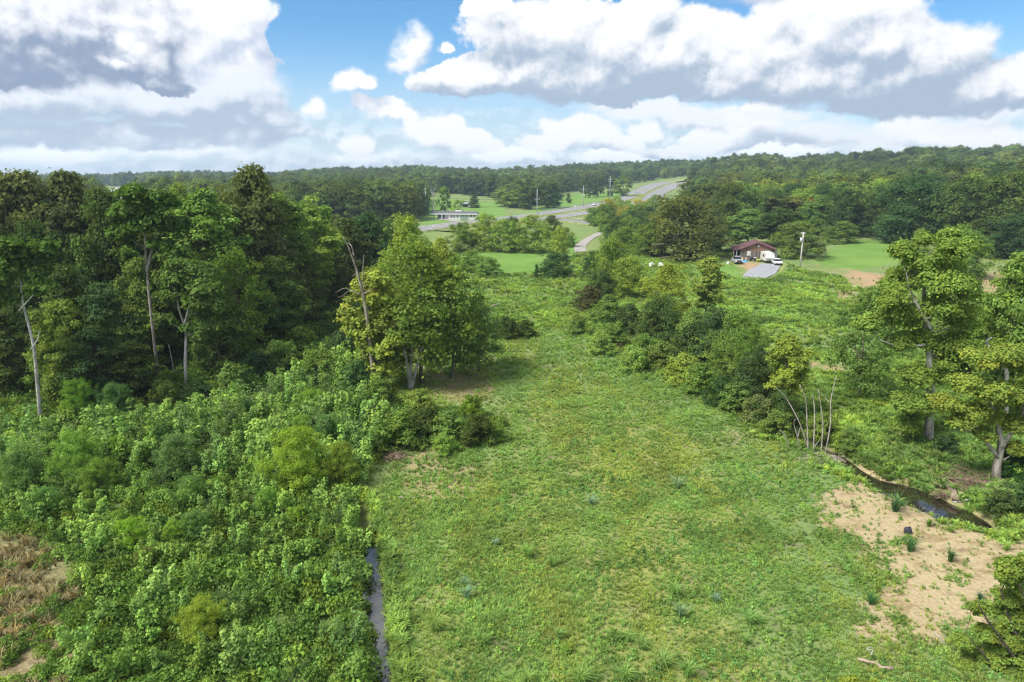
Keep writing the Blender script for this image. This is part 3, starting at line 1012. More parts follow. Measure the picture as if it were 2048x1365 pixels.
# ------------------------------------------------------------------ trees at the head of the clearing
for a in [
    ('tall', 742, 70, 545, 120, YEL, 'yellow-green tree wrapped round the grey dead snag'),
    ('weeping', 838, 71, 488, 230, (0.19, 0.275, 0.065), 'broad airy tree with a cluster of pale stems beside the clearing'),
    ('weeping', 900, 73, 545, 170, (0.15, 0.225, 0.065), 'grey-green tree leaning over the clearing right of the pale stems'),
    ('airy', 955, 76, 600, 120, (0.13, 0.20, 0.065), 'low sprawling tree reaching right over the grass'),
    ('weeping', 818, 96, 434, 130, YEL, 'yellowing tree standing behind the broad airy tree'),
    ('tall', 882, 92, 482, 60, YEL, 'slim yellow-green tree just right of the yellowing tree'),
]:
    T(*a)
# ------------------------------------------------------------------ hedgerow below the white house
for i, a in enumerate([
    ('round', 925, 200, 448, 64, MID, 'dark leafy tree at the left end of the hedgerow'),
    ('round', 968, 203, 432, 66, LIGHT, 'light green tree left of the wooden pole in the hedgerow'),
    ('round', 1010, 200, 442, 66, LIGHT, 'mid green tree just left of the wooden pole'),
    ('round', 1066, 200, 434, 84, LIGHT, 'broad light green tree right of the wooden pole'),
    ('round', 1025, 225, 436, 46, DEEP, 'dark tree behind the wooden pole'),
    ('round', 1120, 186, 457, 42, YEL, 'rounded yellow-green tree at the right end of the hedgerow'),
    ('round', 1132, 215, 458, 42, MID, 'mid green bush between the yellow-green tree and the gravel lane'),
    ('round', 1105, 225, 434, 50, DARK, 'dark thicket tree in front of the side road'),
]):
    T(*a, 'hedgerow trees below the white house')
for a in [
    ('round', 945, 158, 503, 58, MID, 'dark rounded bush on the bright grass right of the yellowing tree'),
    ('round', 978, 152, 518, 60, MID, 'low wide bush beside the dark rounded bush'),
    ('round', 1110, 150, 506, 78, DEEP, 'deep green bush in the middle of the far grass'),
    ('round', 1190, 150, 506, 50, DEEP, 'blue-green bush beside the end of the gravel lane'),
    ('cedar', 1074, 147, 528, 14, DEEP, 'tiny dark cedar left of the deep green bush'),
    ('round', 1225, 132, 480, 92, MID, 'big rounded tree, darker one of the pair above the creek'),
    ('round', 1264, 124, 518, 88, YEL, 'big rounded tree, yellower one of the pair above the creek'),
    ('round', 1205, 122, 545, 60, DARK, 'dark bush at the foot of the rounded pair'),
]:
    T(*a)
# ------------------------------------------------------------------ creek-side row
for a in [
    ('weeping', 1340, 93, 530, 110, YEL, 'yellow-tinged tree at the upper end of the creek-side row'),
    ('tall', 1422, 98, 520, 80, LIGHT, 'light green slender tree behind the creek-side row'),
    ('round', 1330, 88, 600, 95, DARK, 'dark bushy tree under the yellow-tinged one'),
    ('round', 1395, 82, 622, 95, MID, 'mid green bushy tree second along the creek-side row'),
    ('round', 1440, 78, 620, 100, DEEP, 'deep green bushy tree in the middle of the creek-side row'),
    ('round', 1490, 73, 630, 100, MID, 'tall leafy bush past the middle of the creek-side row'),
    ('round', 1468, 69, 700, 90, MID, 'low round bush in front of the creek-side row'),
    ('round', 1530, 64, 700, 100, DARK, 'dark dense bush near the lower end of the creek-side row'),
    ('weeping', 1518, 68, 655, 80, MID, 'thin leafy tree behind the dark dense bush'),
    ('round', 1580, 58, 790, 110, DARK, 'dark vine-covered bush beside the bare stems'),
    ('tall', 1592, 60, 676, 90, YEL, 'pointed yellow-green young tree above the bare stems'),
]:
    T(*a, 'trees and bushes of the creek-side row')
# ------------------------------------------------------------------ big trees on the right
for a in [
    ('round', 1935, 150, 455, 105, MID, 'dark rounded tree behind the tall sycamore'),
    ('round', 1842, 150, 466, 62, MID, 'small rounded tree peeping out left of the tall sycamore top'),
    ('weeping', 1745, 66, 585, 150, MID, 'dull green lower tree left of the tall sycamore trunk'),
    ('oak', 2050, 62, 520, 170, MID, 'green tree at the right border above the bent bare branch'),
    ('oak', 1965, 72, 590, 170, MID, 'mid green tree behind the bent bare branch'),
]:
    T(*a)
# ------------------------------------------------------------------ right-hand woods, front edge
G_R = 'front trees of the right-hand wood'
for a in [
    ('round', 1605, 188, 447, 110, MID, 'bright dense tree behind the white-topped pole'),
    ('oak', 1565, 215, 420, 100, DARK, 'dark oak behind the weathered barn'),
    ('oak', 1500, 225, 420, 100, MID, 'green oak rising over the barn roof'),
    ('pine', 1545, 262, 392, 66, DARKB, 'thin pine with a bare trunk above the barn'),
    ('round', 1690, 250, 384, 90, DARK, 'dark oak at the left top corner of the upper pasture'),
    ('round', 1755, 248, 392, 90, DARK, 'dark oak behind the middle of the upper pasture'),
    ('oak', 1640, 258, 392, 70, MID, 'green oak left of the dark oak at the pasture corner'),
    ('oak', 1625, 270, 400, 44, (0.17, 0.062, 0.035), 'rust-red tree in the green wood'),
    ('round', 1830, 226, 355, 150, DEEP, 'huge rounded oak over the right end of the pasture'),
    ('round', 1925, 218, 362, 150, DARK, 'dark spreading oak right of the huge rounded one'),
    ('round', 2015, 205, 350, 160, DARK, 'dark oak near the right border below the skyline'),
    ('oak', 1975, 190, 440, 110, DARK, 'lower dark oak at the edge of the bare clay track'),
    ('round', 2060, 180, 430, 130, DEEP, 'deep green oak cut by the right border beside the clay track'),
    ('round', 1800, 238, 420, 90, DARK, 'dark oak under the huge rounded one'),
    ('round', 1690, 228, 446, 70, MID, 'low bushy tree at the left edge of the pasture'),
]:
    T(*a, G_R)
for a in [
    ('round', 1362, 186, 398, 170, DARKB, 'spreading dark tree with bare pale limbs left of the barn'),
    ('round', 1436, 200, 440, 76, DARK, 'dark tree hiding the left end of the barn'),
    ('round', 1405, 205, 452, 90, DEEP, 'deep green tree between the spreading dark tree and the barn'),
    ('round', 1300, 190, 452, 80, MID, 'mid green tree left of the spreading dark tree'),
    ('round', 1255, 200, 458, 70, MID, 'mid green tree above the rounded pair'),
    ('oak', 1390, 330, 372, 66, DARK, 'dark tree against the far carriageway'),
]:
    T(*a)
# ------------------------------------------------------------------ trees one can tell by their trunks
def spine(pts, rad, n=18):
    P = np.array(pts, float)
    s = np.linspace(0, 1, len(P))
    t = np.linspace(0, 1, n)
    Q = np.c_[[np.interp(t, s, P[:, i]) for i in range(3)]].T
    for _ in range(2):
        Q[1:-1] = 0.25 * Q[:-2] + 0.5 * Q[1:-1] + 0.25 * Q[2:]
    return Q, np.interp(t, np.linspace(0, 1, len(rad)), rad)


def pix(px, py, Y):
    """world point seen at photo pixel (px, py), standing at depth Y"""
    r = ray(px, py)
    t = Y / r[1]
    return np.array([r[0] * t, Y, CAMZ + r[2] * t])


def leaf_clumps(centres, radii, r, n=90, size=0.3, flat=0.6, up=0.5, depth=0.25, wisp=0.0):
    centres = np.asarray(centres)
    idx = np.repeat(np.arange(len(centres)), n)
    d = unit(len(idx), r)
    d[:, 2] = np.where(d[:, 2] < -0.3, -d[:, 2] * r.uniform(0, 1, len(idx)), d[:, 2])
    rad = depth + (1 - depth) * r.uniform(0, 1, len(idx)) ** 0.6
    P = centres[idx] + d * (np.asarray(radii)[idx] * rad)[:, None] * np.array([1.1, 1.1, flat])
    P = P + r.normal(0, 0.3, P.shape) * np.asarray(radii)[idx][:, None] * (r.uniform(0, 1, len(idx)) < 0.5)[:, None]
    if wisp:
        ax = unit(len(centres), r) * np.array([1, 1, 0.4])
        P = P + ax[idx] * (r.normal(0, 1, len(idx)) * np.asarray(radii)[idx] * wisp)[:, None]
    N = d + np.array([0, 0, up]) + 0.55 * unit(len(idx), r)
    N /= np.linalg.norm(N, axis=1, keepdims=True)
    V, F, tint = leaf_faces(P, N, size, r)
    ct = r.uniform(0, 1, len(centres))[idx]
    warm = np.repeat(np.clip(r.uniform(0, 0.8, len(centres))[idx] ** 2.5 + r.uniform(0, 1, len(idx)) ** 4, 0, 1), 4)
    return V, F, 0.55 * tint + 0.45 * np.repeat(ct, 4), warm


def special(label, Y, stems, lobes, col, bark, leafm=None, seed=1, group=None, n=90, size=0.3, flat=0.55, per=15, name='tree', thick=1.0, limbs=1.0, depth_spread=0.5, wisp=0.0, lobe_flat=0.7, cat='tree'):
    """stems: list of (pixel path, radii); lobes: (px, py, radius in photo px) in the picture at depth Y, given depth by the crown's own width"""
    r = np.random.default_rng(seed)
    base = pix(*stems[0][0][0], Y)
    root = np.array([base[0], Y, H(base[0], Y)])
    t = thing(name, label, cat, tuple(root), 0, group)
    mb = MB()
    nodes = []
    for path, rad in stems:
        pts = []
        yo = r.uniform(-0.5, 0.5)
        for i, (a, b) in enumerate(path):
            q = pix(a, b, Y) - root
            q[1] += (yo * i * 0.5 + r.normal(0, 0.1)) if i else 0
            pts.append(q)
        if path[0] == stems[0][0][0]:
            pts[0][2] = min(pts[0][2], -0.1)
        Q, R = spine(pts, np.array(rad) * thick)
        mb.tube(Q, R, 8)
        nodes += [(Q[i], R[i]) for i in range(3, len(Q))]
    NP = np.array([q for q, _ in nodes])
    NR = np.array([w for _, w in nodes])
    C, CR = [], []
    for (lx, ly, lr) in lobes:
        lr_m = lr * Y / FOC
        c = pix(lx, ly, Y) - root
        c[1] += r.uniform(-1, 1) * lr_m * depth_spread * 2
        m = max(3, int(per * r.uniform(0.8, 1.2)))
        d = unit(m, r)
        d[:, 2] = d[:, 2] * 0.85 + 0.15
        P = c + d * (lr_m * r.uniform(0.35, 0.95, (m, 1))) * np.array([1, 1, lobe_flat])
        C.append(P)
        CR += list(lr_m * 0.46 * r.uniform(0.7, 1.3, m))
        # a limb to the lobe and twigs to its clumps
        k = int(np.argmin(np.linalg.norm((NP - c) * np.array([1, 1, 1.4]) + np.array([0, 0, 1.2]), axis=1)))
        a, ra = NP[k], max(min(NR[k] * 0.45, 0.075), 0.02) * limbs
        ts = np.linspace(0, 1, 6)[:, None]
        mid = (a + c) / 2 + np.array([0, 0, -0.15 * np.linalg.norm(c - a)]) + r.normal(0, 0.2, 3)
        Q = (1 - ts) ** 2 * a + 2 * ts * (1 - ts) * mid + ts ** 2 * c
        mb.tube(Q, np.linspace(ra, ra * 0.35, 6), 5, cap=False)
        for p in P[:6]:
            mb.tube([Q[4], (Q[4] + p) / 2 + r.normal(0, 0.1, 3), p], [ra * 0.35, ra * 0.25, ra * 0.1], 3, cap=False)
    mb.build('trunk', bark, t, True)
    if lobes:
        C = np.concatenate(C)
        V, F, tint, warm = leaf_clumps(C, CR, r, n, size, flat, wisp=wisp)
        o = mesh_obj('crown', V, F, [leafm or M_LEAF], t, attrs={'tint': tint, 'warm': warm})
        o.color = (*col, 1)
    TREES.append((root[0], root[1], 10, 4))
    return t


special('crooked pale trunk leaning left at the edge of the dark wood', 58.5,
        [([(80, 838), (70, 760), (62, 700), (45, 650), (30, 600), (22, 570)], [0.17, 0.14, 0.125, 0.105, 0.08, 0.045]),
         ([(38, 622), (56, 604), (70, 588), (84, 572)], [0.07, 0.055, 0.04, 0.02]), ([(62, 700), (72, 680), (74, 664)], [0.05, 0.04, 0.02])],
        [(20, 520, 34), (60, 505, 36), (95, 570, 26), (-20, 560, 40), (5, 600, 22), (70, 545, 26), (25, 490, 26)],
        (0.085, 0.15, 0.034), M_PALE, seed=41, n=90, size=0.24, flat=0.35)
special('slender pale forked trunk with an airy crown in front of the wood', 68,
        [([(372, 782), (370, 720), (370, 660), (368, 640)], [0.18, 0.15, 0.13, 0.12]), ([(369, 650), (378, 625), (385, 600), (395, 560)], [0.13, 0.10, 0.08, 0.04]),
         ([(369, 650), (361, 620), (355, 590), (345, 560)], [0.11, 0.09, 0.07, 0.03])],
        [(345, 560, 28), (385, 545, 32), (420, 575, 32), (330, 600, 26), (415, 620, 30), (400, 660, 26), (360, 590, 30), (430, 650, 20), (355, 535, 22), (440, 605, 22), (395, 600, 30), (330, 640, 16)],
        (0.105, 0.175, 0.045), M_PALE, seed=42, n=95, size=0.24, flat=0.4)
special('tall straight grey trunk bare up to its high crown', 71,
        [([(316, 758), (308, 690), (300, 620), (293, 550), (288, 480), (285, 420)], [0.17, 0.145, 0.13, 0.115, 0.09, 0.05]), ([(293, 545), (302, 500), (312, 460)], [0.14, 0.1, 0.05])],
        [(270, 420, 34), (310, 405, 36), (250, 470, 28), (300, 450, 34), (335, 450, 30), (275, 385, 28), (240, 430, 24), (325, 490, 22), (265, 505, 20)],
        (0.085, 0.155, 0.034), bark_mat('bark_streaked', (0.20, 0.17, 0.14), (0.42, 0.38, 0.34), 4.0), seed=43, n=110, size=0.26, flat=0.6)
special('thin pale stem in the shadow between the tall straight trunk and the forked trunk', 70, [([(349, 745), (342, 715), (337, 690)], [0.07, 0.06, 0.03])], [], MID, M_PALE, name='bare_sapling', cat='dead tree')
special('grey dead snag with a broken hooked top beside the clearing', 68,
        [([(752, 778), (744, 720), (738, 660), (732, 600), (720, 550), (708, 510), (700, 485), (692, 472)], [0.24, 0.20, 0.175, 0.15, 0.12, 0.085, 0.055, 0.025]),
         ([(708, 512), (703, 492), (695, 486)], [0.07, 0.05, 0.02]), ([(728, 585), (726, 540), (728, 510)], [0.06, 0.04, 0.02]), ([(733, 605), (742, 598), (748, 600)], [0.06, 0.04, 0.02]),
         ([(716, 545), (706, 552), (702, 556)], [0.05, 0.04, 0.02]), ([(722, 590), (690, 575), (672, 585)], [0.06, 0.03, 0.012]), ([(700, 580), (685, 592), (675, 596)], [0.03, 0.02, 0.01])],
        [(700, 655, 16), (715, 640, 18), (730, 690, 20), (760, 600, 24), (755, 560, 22), (710, 670, 18), (765, 700, 24), (740, 740, 20), (780, 740, 22), (790, 680, 22)], YEL, bark_mat('bark_snag', (0.15, 0.12, 0.09), (0.36, 0.32, 0.27), 3.0), seed=44, n=70, size=0.26, name='dead_tree', cat='dead tree')
special('cluster of whitish stems under the broad airy tree', 69,
        [([(820, 778), (817, 740), (806, 690)], [0.24, 0.19, 0.12]), ([(822, 778), (832, 740), (845, 690)], [0.22, 0.17, 0.10]), ([(816, 778), (822, 745), (824, 690)], [0.18, 0.14, 0.08])],
        [(800, 690, 30), (850, 680, 34), (825, 650, 30), (780, 720, 22), (870, 720, 22)], MID, M_PALE, seed=45, n=80, size=0.25, flat=0.5)
# sycamores on the right
special('tall bright sycamore with a leaning crown right of the creek', 54,
        [([(1858, 890), (1862, 840), (1868, 790), (1872, 740), (1866, 680), (1858, 620), (1868, 560), (1880, 510)], [0.38, 0.34, 0.31, 0.28, 0.23, 0.18, 0.12, 0.05]),
         ([(1864, 660), (1840, 620), (1820, 580), (1812, 545)], [0.17, 0.12, 0.08, 0.03]), ([(1866, 600), (1890, 570), (1900, 530)], [0.12, 0.08, 0.03]), ([(1850, 690), (1800, 695), (1760, 680)], [0.12, 0.08, 0.03])],
        [(1880, 500, 36), (1840, 530, 30), (1910, 540, 36), (1870, 560, 40), (1820, 570, 34), (1930, 580, 34), (1790, 640, 34), (1830, 640, 40), (1880, 620, 40), (1920, 640, 34), (1775, 600, 26), (1740, 650, 26), (1860, 690, 40), (1800, 690, 26), (1900, 690, 36),
         (1830, 760, 34), (1870, 760, 34), (1800, 800, 30), (1840, 820, 34), (1815, 850, 26), (1890, 730, 30), (1780, 580, 20), (1805, 505, 22), (1850, 480, 18), (1890, 470, 18)],
        (0.195, 0.295, 0.062), bark_mat('bark_sycamore', (0.20, 0.18, 0.15), (0.50, 0.48, 0.43), 2.5), M_LEAF, seed=46, n=380, size=0.122, flat=0.9, per=18)
special('yellowing sycamore with mottled pale limbs by the brush pile', 46,
        [([(1992, 990), (1996, 930), (2005, 890), (1998, 850), (1985, 800)], [0.34, 0.30, 0.24, 0.18, 0.08]), ([(2003, 895), (2030, 850), (2052, 800)], [0.2, 0.14, 0.06]),
         ([(2000, 920), (1960, 870), (1940, 830), (1915, 815)], [0.15, 0.12, 0.08, 0.03]), ([(1962, 872), (1935, 862), (1905, 862)], [0.08, 0.06, 0.02])],
        [(1960, 720, 32), (2000, 710, 36), (2045, 730, 36), (1925, 770, 30), (1970, 780, 36), (2020, 790, 36), (1900, 810, 26), (1945, 830, 30), (1990, 840, 30), (2040, 850, 30), (1915, 850, 22), (2070, 790, 40), (1965, 870, 20), (2030, 900, 20)],
        (0.215, 0.31, 0.062), bark_mat('bark_mottled', (0.13, 0.115, 0.095), (0.36, 0.33, 0.28), 2.5), M_LEAF_TURN, seed=47, n=310, size=0.12, flat=0.75, per=18)
special('ivy-wrapped trunk in the shade at the right border', 46.5, [([(2022, 1000), (2026, 940), (2035, 880)], [0.3, 0.24, 0.15])],
        [(2020, 985, 26), (2040, 960, 28), (2015, 940, 22), (2045, 1000, 26), (2000, 960, 18), (2030, 915, 22)], (0.035, 0.085, 0.022), M_DARKBARK, seed=48, n=110, size=0.16, flat=1.0)
special('bare bent grey branch sticking up among the right-hand crowns', 58, [([(2030, 760), (2015, 722), (2004, 696), (1985, 694), (1971, 690)], [0.16, 0.15, 0.14, 0.13, 0.12]), ([(1972, 692), (1970, 680), (1973, 672)], [0.11, 0.10, 0.07])], [], MID, M_PALE, seed=49, name='bare_branch', cat='branch')
special('orange-tinged young sycamore in the bottom right corner', 27,
        [([(2080, 1420), (2060, 1330), (2030, 1250), (2010, 1190)], [0.14, 0.11, 0.07, 0.03]), ([(2070, 1380), (2010, 1290), (1965, 1230), (1946, 1196)], [0.08, 0.06, 0.04, 0.015]),
         ([(2075, 1400), (1990, 1340), (1950, 1290), (1925, 1260)], [0.07, 0.05, 0.03, 0.012]), ([(2080, 1390), (2050, 1260), (2035, 1180), (1998, 1120)], [0.08, 0.06, 0.04, 0.012])],
        [(2020, 1140, 30), (2050, 1170, 36), (2000, 1150, 18), (2040, 1215, 30), (1965, 1225, 18), (1985, 1275, 24), (1945, 1300, 24), (1990, 1330, 36), (1950, 1350, 30), (2040, 1290, 36), (2060, 1340, 44), (2010, 1370, 40), (1940, 1210, 9), (1950, 1385, 30), (2070, 1240, 36), (2050, 1390, 50), (1980, 1400, 40), (2045, 1330, 36), (2035, 1255, 30), (2000, 1320, 28), (1930, 1330, 16), (2055, 1120, 22)],
        (0.175, 0.275, 0.055), M_DARKBARK, M_LEAF_TURN, seed=50, n=260, size=0.085, flat=0.95, per=13)
special('fuzzy yellow-green bush top at the bottom border of the picture', 25.4, [([(1700, 1480), (1700, 1400), (1700, 1370)], [0.08, 0.05, 0.02])],
        [(1660, 1385, 26), (1700, 1372, 30), (1745, 1380, 28), (1680, 1395, 30), (1725, 1400, 30)], (0.24, 0.30, 0.045), M_BARK, M_LEAF_FINE, seed=51, n=200, size=0.08, flat=0.8, name='bush', cat='bush')
# bare stems by the creek
M_STEMBARK = bark_mat('bark_stem', (0.20, 0.17, 0.14), (0.40, 0.36, 0.31), 3.0)
BARE_STEMS = [([(1650, 905), (1660, 850), (1660, 800), (1668, 750)], 'forked bare grey stem, right-hand one of the clump at the creek bend', [([(1659, 805), (1655, 800), (1656, 798)], [0.03, 0.02, 0.01])]),
              ([(1644, 895), (1646, 850), (1640, 812), (1634, 778)], 'thin bare stem second from the right at the creek bend', []),
              ([(1628, 900), (1628, 850), (1630, 815), (1626, 790)], 'upright bare stem in the middle of the clump at the creek bend', []),
              ([(1622, 858), (1616, 820), (1610, 795), (1600, 770)], 'curved bare stem behind the middle of the clump at the creek bend', []),
              ([(1620, 895), (1605, 855), (1588, 820), (1575, 795), (1558, 780)], 'long bare stem arching left over the creek-side bush', []),
              ([(1602, 885), (1592, 868), (1584, 845), (1582, 832)], 'short bare stem leaning left near the ground', []),
              ([(1616, 920), (1602, 895), (1598, 882), (1606, 860)], 'kinked whitish stem lying low in front of the clump', [([(1612, 905), (1628, 895), (1642, 886)], [0.05, 0.04, 0.02])]),
              ([(1582, 884), (1568, 868), (1560, 860)], 'short stick leaning out of the grass left of the bare stems', [])]
for i, (path, lab, ex) in enumerate(BARE_STEMS):
    special(lab, 51 + 0.25 * i, [(path, [0.06, 0.05, 0.04, 0.028, 0.012][:len(path)])] + ex, [], MID, M_STEMBARK, seed=60 + i, group='bare stems at the creek bend', name='bare_sapling', cat='dead tree')
# pale limbs of the spreading dark tree left of the barn
special('bare pale limbs spreading inside the dark tree left of the barn', 181,
        [([(1362, 530), (1358, 500), (1352, 470), (1352, 440)], [0.75, 0.55, 0.4, 0.15]), ([(1358, 515), (1340, 492), (1320, 488), (1305, 492)], [0.4, 0.3, 0.2, 0.1]), ([(1362, 520), (1375, 490), (1382, 470)], [0.4, 0.25, 0.1]), ([(1360, 520), (1340, 514), (1318, 516)], [0.3, 0.2, 0.1])],
        [], MID, M_BARK, seed=70)
# ------------------------------------------------------------------ undergrowth and grass
def tuft_mesh(r, blades=14, h=1.0, w=0.035, spread=0.5, curl=0.35):
    V, F, T_ = [], [], []
    for i in range(blades):
        a = r.uniform(0, 6.283)
        o = np.array([math.cos(a), math.sin(a), 0.0])
        s = np.array([-o[1], o[0], 0.0])
        b = o * r.uniform(0, 0.16) * spread * 2
        hh = h * r.uniform(0.55, 1.05)
        l = spread * r.uniform(0.3, 1.0) * hh
        m = b + o * l * 0.35 + np.array([0, 0, hh * 0.65])
        e = b + o * l * (1 + curl) + np.array([0, 0, hh * r.uniform(0.75, 1.0)])
        n = len(V)
        V += [b - s * w * 0.6, b + s * w * 0.6, m - s * w, m + s * w, e]
        F.append((n, n + 1, n + 3, n + 2))
        F.append((n + 2, n + 3, n + 4, n + 4))
        T_ += [r.uniform(0, 1)] * 5
    V = np.array(V)
    F = np.array(F)
    q, tr = F[0::2], F[1::2][:, :3]
    return V, [q, tr], np.array(T_)


def weed_mesh(r, n=60, h=1.0, w=0.5, leaf=0.13, up=0.7):
    P = unit(n, r) * np.array([w, w, 0]) * (r.uniform(0, 1, (n, 1)) ** 0.6)
    hz = h * (1 - 0.6 * (np.hypot(P[:, 0], P[:, 1]) / w) ** 2) * r.uniform(0.35, 1.0, n)
    P[:, 2] = hz
    N = P * np.array([1, 1, 0]) / w + np.array([0, 0, up]) + 0.6 * unit(n, r)
    N /= np.linalg.norm(N, axis=1, keepdims=True)
    V, F, t = leaf_faces(P, N, leaf, r, aspect=0.55)
    return V, F, t


SRC = {}


def source(name, V, F, t, m, warm=None):
    o = bpy.data.objects.new(name, mesh_obj(name, V, F, [m], attrs={'tint': t, 'warm': warm if warm is not None else np.repeat(0.0, len(V))}, mesh_only=True))
    return o


def scatter(name, pts, scl, sources, label, cat=None, zs=None, kind='stuff'):
    """one object: copies of the sources stood on the given points"""
    pts = np.asarray(pts, np.float32)
    n = len(pts)
    me = bpy.data.meshes.new(name)
    me.vertices.add(n)
    me.vertices.foreach_set('co', pts.ravel())
    r = np.random.default_rng(n)
    S = np.c_[scl, scl, scl * (zs if zs is not None else r.uniform(0.75, 1.25, n))].astype(np.float32)
    a = me.attributes.new('scl', 'FLOAT_VECTOR', 'POINT')
    a.data.foreach_set('vector', S.ravel())
    R = np.c_[r.uniform(-0.12, 0.12, n), r.uniform(-0.12, 0.12, n), r.uniform(0, 6.283, n)].astype(np.float32)
    a = me.attributes.new('rot', 'FLOAT_VECTOR', 'POINT')
    a.data.foreach_set('vector', R.ravel())
    a = me.attributes.new('pick', 'INT', 'POINT')
    a.data.foreach_set('value', r.integers(0, len(sources), n).astype(np.int32))
    coll = bpy.data.collections.new(name + '_sources')
    for i, s in enumerate(sources):
        if s.name not in coll.objects:
            coll.objects.link(s)
    ng = bpy.data.node_groups.new(name, 'GeometryNodeTree')
    ng.interface.new_socket('Geometry', in_out='INPUT', socket_type='NodeSocketGeometry')
    ng.interface.new_socket('Geometry', in_out='OUTPUT', socket_type='NodeSocketGeometry')
    N, L = ng.nodes, ng.links
    gi, go = N.new('NodeGroupInput'), N.new('NodeGroupOutput')
    iop = N.new('GeometryNodeInstanceOnPoints')
    ci = N.new('GeometryNodeCollectionInfo')
    ci.inputs['Collection'].default_value = coll
    ci.inputs['Separate Children'].default_value = True
    ci.inputs['Reset Children'].default_value = True
    iop.inputs['Pick Instance'].default_value = True

    def attr(nm, typ):
        q = N.new('GeometryNodeInputNamedAttribute')
        q.data_type = typ
        q.inputs['Name'].default_value = nm
        return q.outputs[0]
    L.new(gi.outputs[0], iop.inputs['Points'])
    L.new(ci.outputs[0], iop.inputs['Instance'])
    L.new(attr('pick', 'INT'), iop.inputs['Instance Index'])
    L.new(attr('scl', 'FLOAT_VECTOR'), iop.inputs['Scale'])
    e2r = N.new('FunctionNodeEulerToRotation')
    L.new(attr('rot', 'FLOAT_VECTOR'), e2r.inputs[0])
    L.new(e2r.outputs[0], iop.inputs['Rotation'])
    L.new(iop.outputs[0], go.inputs[0])
    o = link(name, me)
    md = o.modifiers.new('scatter', 'NODES')
    md.node_group = ng
    tag(o, label, cat, kind=kind)
    return o


def spread(n, x0, x1, y0, y1, prob, r):
    x, y = r.uniform(x0, x1, n), r.uniform(y0, y1, n)
    # keep to what the picture can see, with a margin
    k = np.abs(x) < (y + 6) * 0.80
    x, y = x[k], y[k]
    p = prob(x, y)
    k = r.uniform(0, 1, len(x)) < p
    x, y = x[k], y[k]
    return np.c_[x, y, height(x, y)]


def inside(P, x, y, soft=1.0):
    return smooth(-soft, soft, poly_sd(x, y, P))


M_GRASS = leaf_mat('grass_blade', (0.226, 0.362, 0.100), spread=0.45, trans=0.4, world_noise=0.24, wscale=0.3, alt=(1.34, 1.06, 0.95), alt_amt=0.9, wstretch=(1.0, 0.28, 1.0), per_instance=0.25)
M_WEED = leaf_mat('weed_leaf', (0.155, 0.285, 0.078), spread=0.45, trans=0.35, world_noise=0.28, wscale=0.22, alt=(1.35, 1.15, 0.9), alt_amt=0.7, per_instance=0.28)
M_TALL = leaf_mat('meadow_leaf', (0.220, 0.355, 0.095), spread=0.4, trans=0.4, world_noise=0.32, wscale=0.13, alt=(1.25, 1.12, 0.85), alt_amt=0.95, per_instance=0.28)
M_STRAW = leaf_mat('dry_blade', (0.27, 0.235, 0.125), spread=0.4, trans=0.3, world_noise=0.3, wscale=0.6, per_instance=0.3)
M_VINE = leaf_mat('vine_leaf', (0.130, 0.225, 0.050), spread=0.5, trans=0.35, world_noise=0.32, wscale=0.25, alt=(1.3, 1.15, 0.9), alt_amt=0.6, per_instance=0.3)
rs = np.random.default_rng(77)
S_TUFT = [source('grass_tuft', *tuft_mesh(rs, 16, 1.0, 0.05, 0.75), M_GRASS) for _ in range(4)]
S_FORB = [source('forb', *weed_mesh(rs, 34, 0.7, 0.5, 0.17), M_WEED) for _ in range(3)]
S_MEAD = [source('meadow_tuft', *tuft_mesh(rs, 30, 1.0, 0.05, 0.75, 0.5), M_TALL) for _ in range(5)] + [source('meadow_weed', *weed_mesh(rs, 70, 0.85, 0.6, 0.11), M_TALL) for _ in range(2)]
S_STRAW = [source('dry_tuft', *tuft_mesh(rs, 18, 1.0, 0.03, 0.6), M_STRAW) for _ in range(3)]
S_VINE = [source('vine_mound', *weed_mesh(rs, 190, 0.9, 0.75, 0.105, 0.6), M_VINE) for _ in range(4)]


def not_water(x, y):
    return smooth(0.5, 0.75, seg_dist(x, y, DITCH)) * smooth(0.8, 1.3, seg_dist(x, y, CREEK)) * smooth(1.6, 2.2, seg_dist(x, y, CREEK[5:9]))


TRACK = gpoly([(1560, 560), (1620, 566), (1680, 572), (1740, 578), (1800, 585)])
YARD = gpoly([(1440, 515), (1580, 515), (1575, 540), (1545, 560), (1485, 560), (1440, 550)])


def p_field(x, y):
    p = 1 - 0.95 * smooth(-2.2, 1.6, poly_sd(x, y, SAND) + 1.5 * wob(x, y, 2.6) + 0.6) * (1 - 0.8 * smooth(0.35, 0.9, wob(x, y, 4.0)))
    for k_, (P, w) in enumerate(zip(CLAY, CLAY_W)):
        p = p * (1 - (0.96 if k_ < 4 else 0.85) * w * smooth(-1, 1, poly_sd(x, y, P) + (1.6 if k_ < 4 else 0)))
    p = p * (1 - 0.75 * inside(BARE, x, y, 2))
    p = p * (1 - inside(LITTER, x, y, 2)) * (1 - inside(THICKET, x, y, 0.5)) * (1 - inside(DRY, x, y, 1))
    p = p * (1 - inside(YARD, x, y, 0.6)) * (0.1 + 0.9 * smooth(0.8, 2.0, seg_dist(x, y, TRACK)))
    return p * not_water(x, y) * (0.42 + 0.58 * smooth(-0.5, 0.4, wob(x, y, 3.0)))


def field_pts(n, y0, y1, x0=-45, x1=60, f=1.0):
    return spread(n, x0, x1, y0, y1, lambda x, y: p_field(x, y) * (1 - inside(MEADOW, x, y, 1.5)) * f, rs)


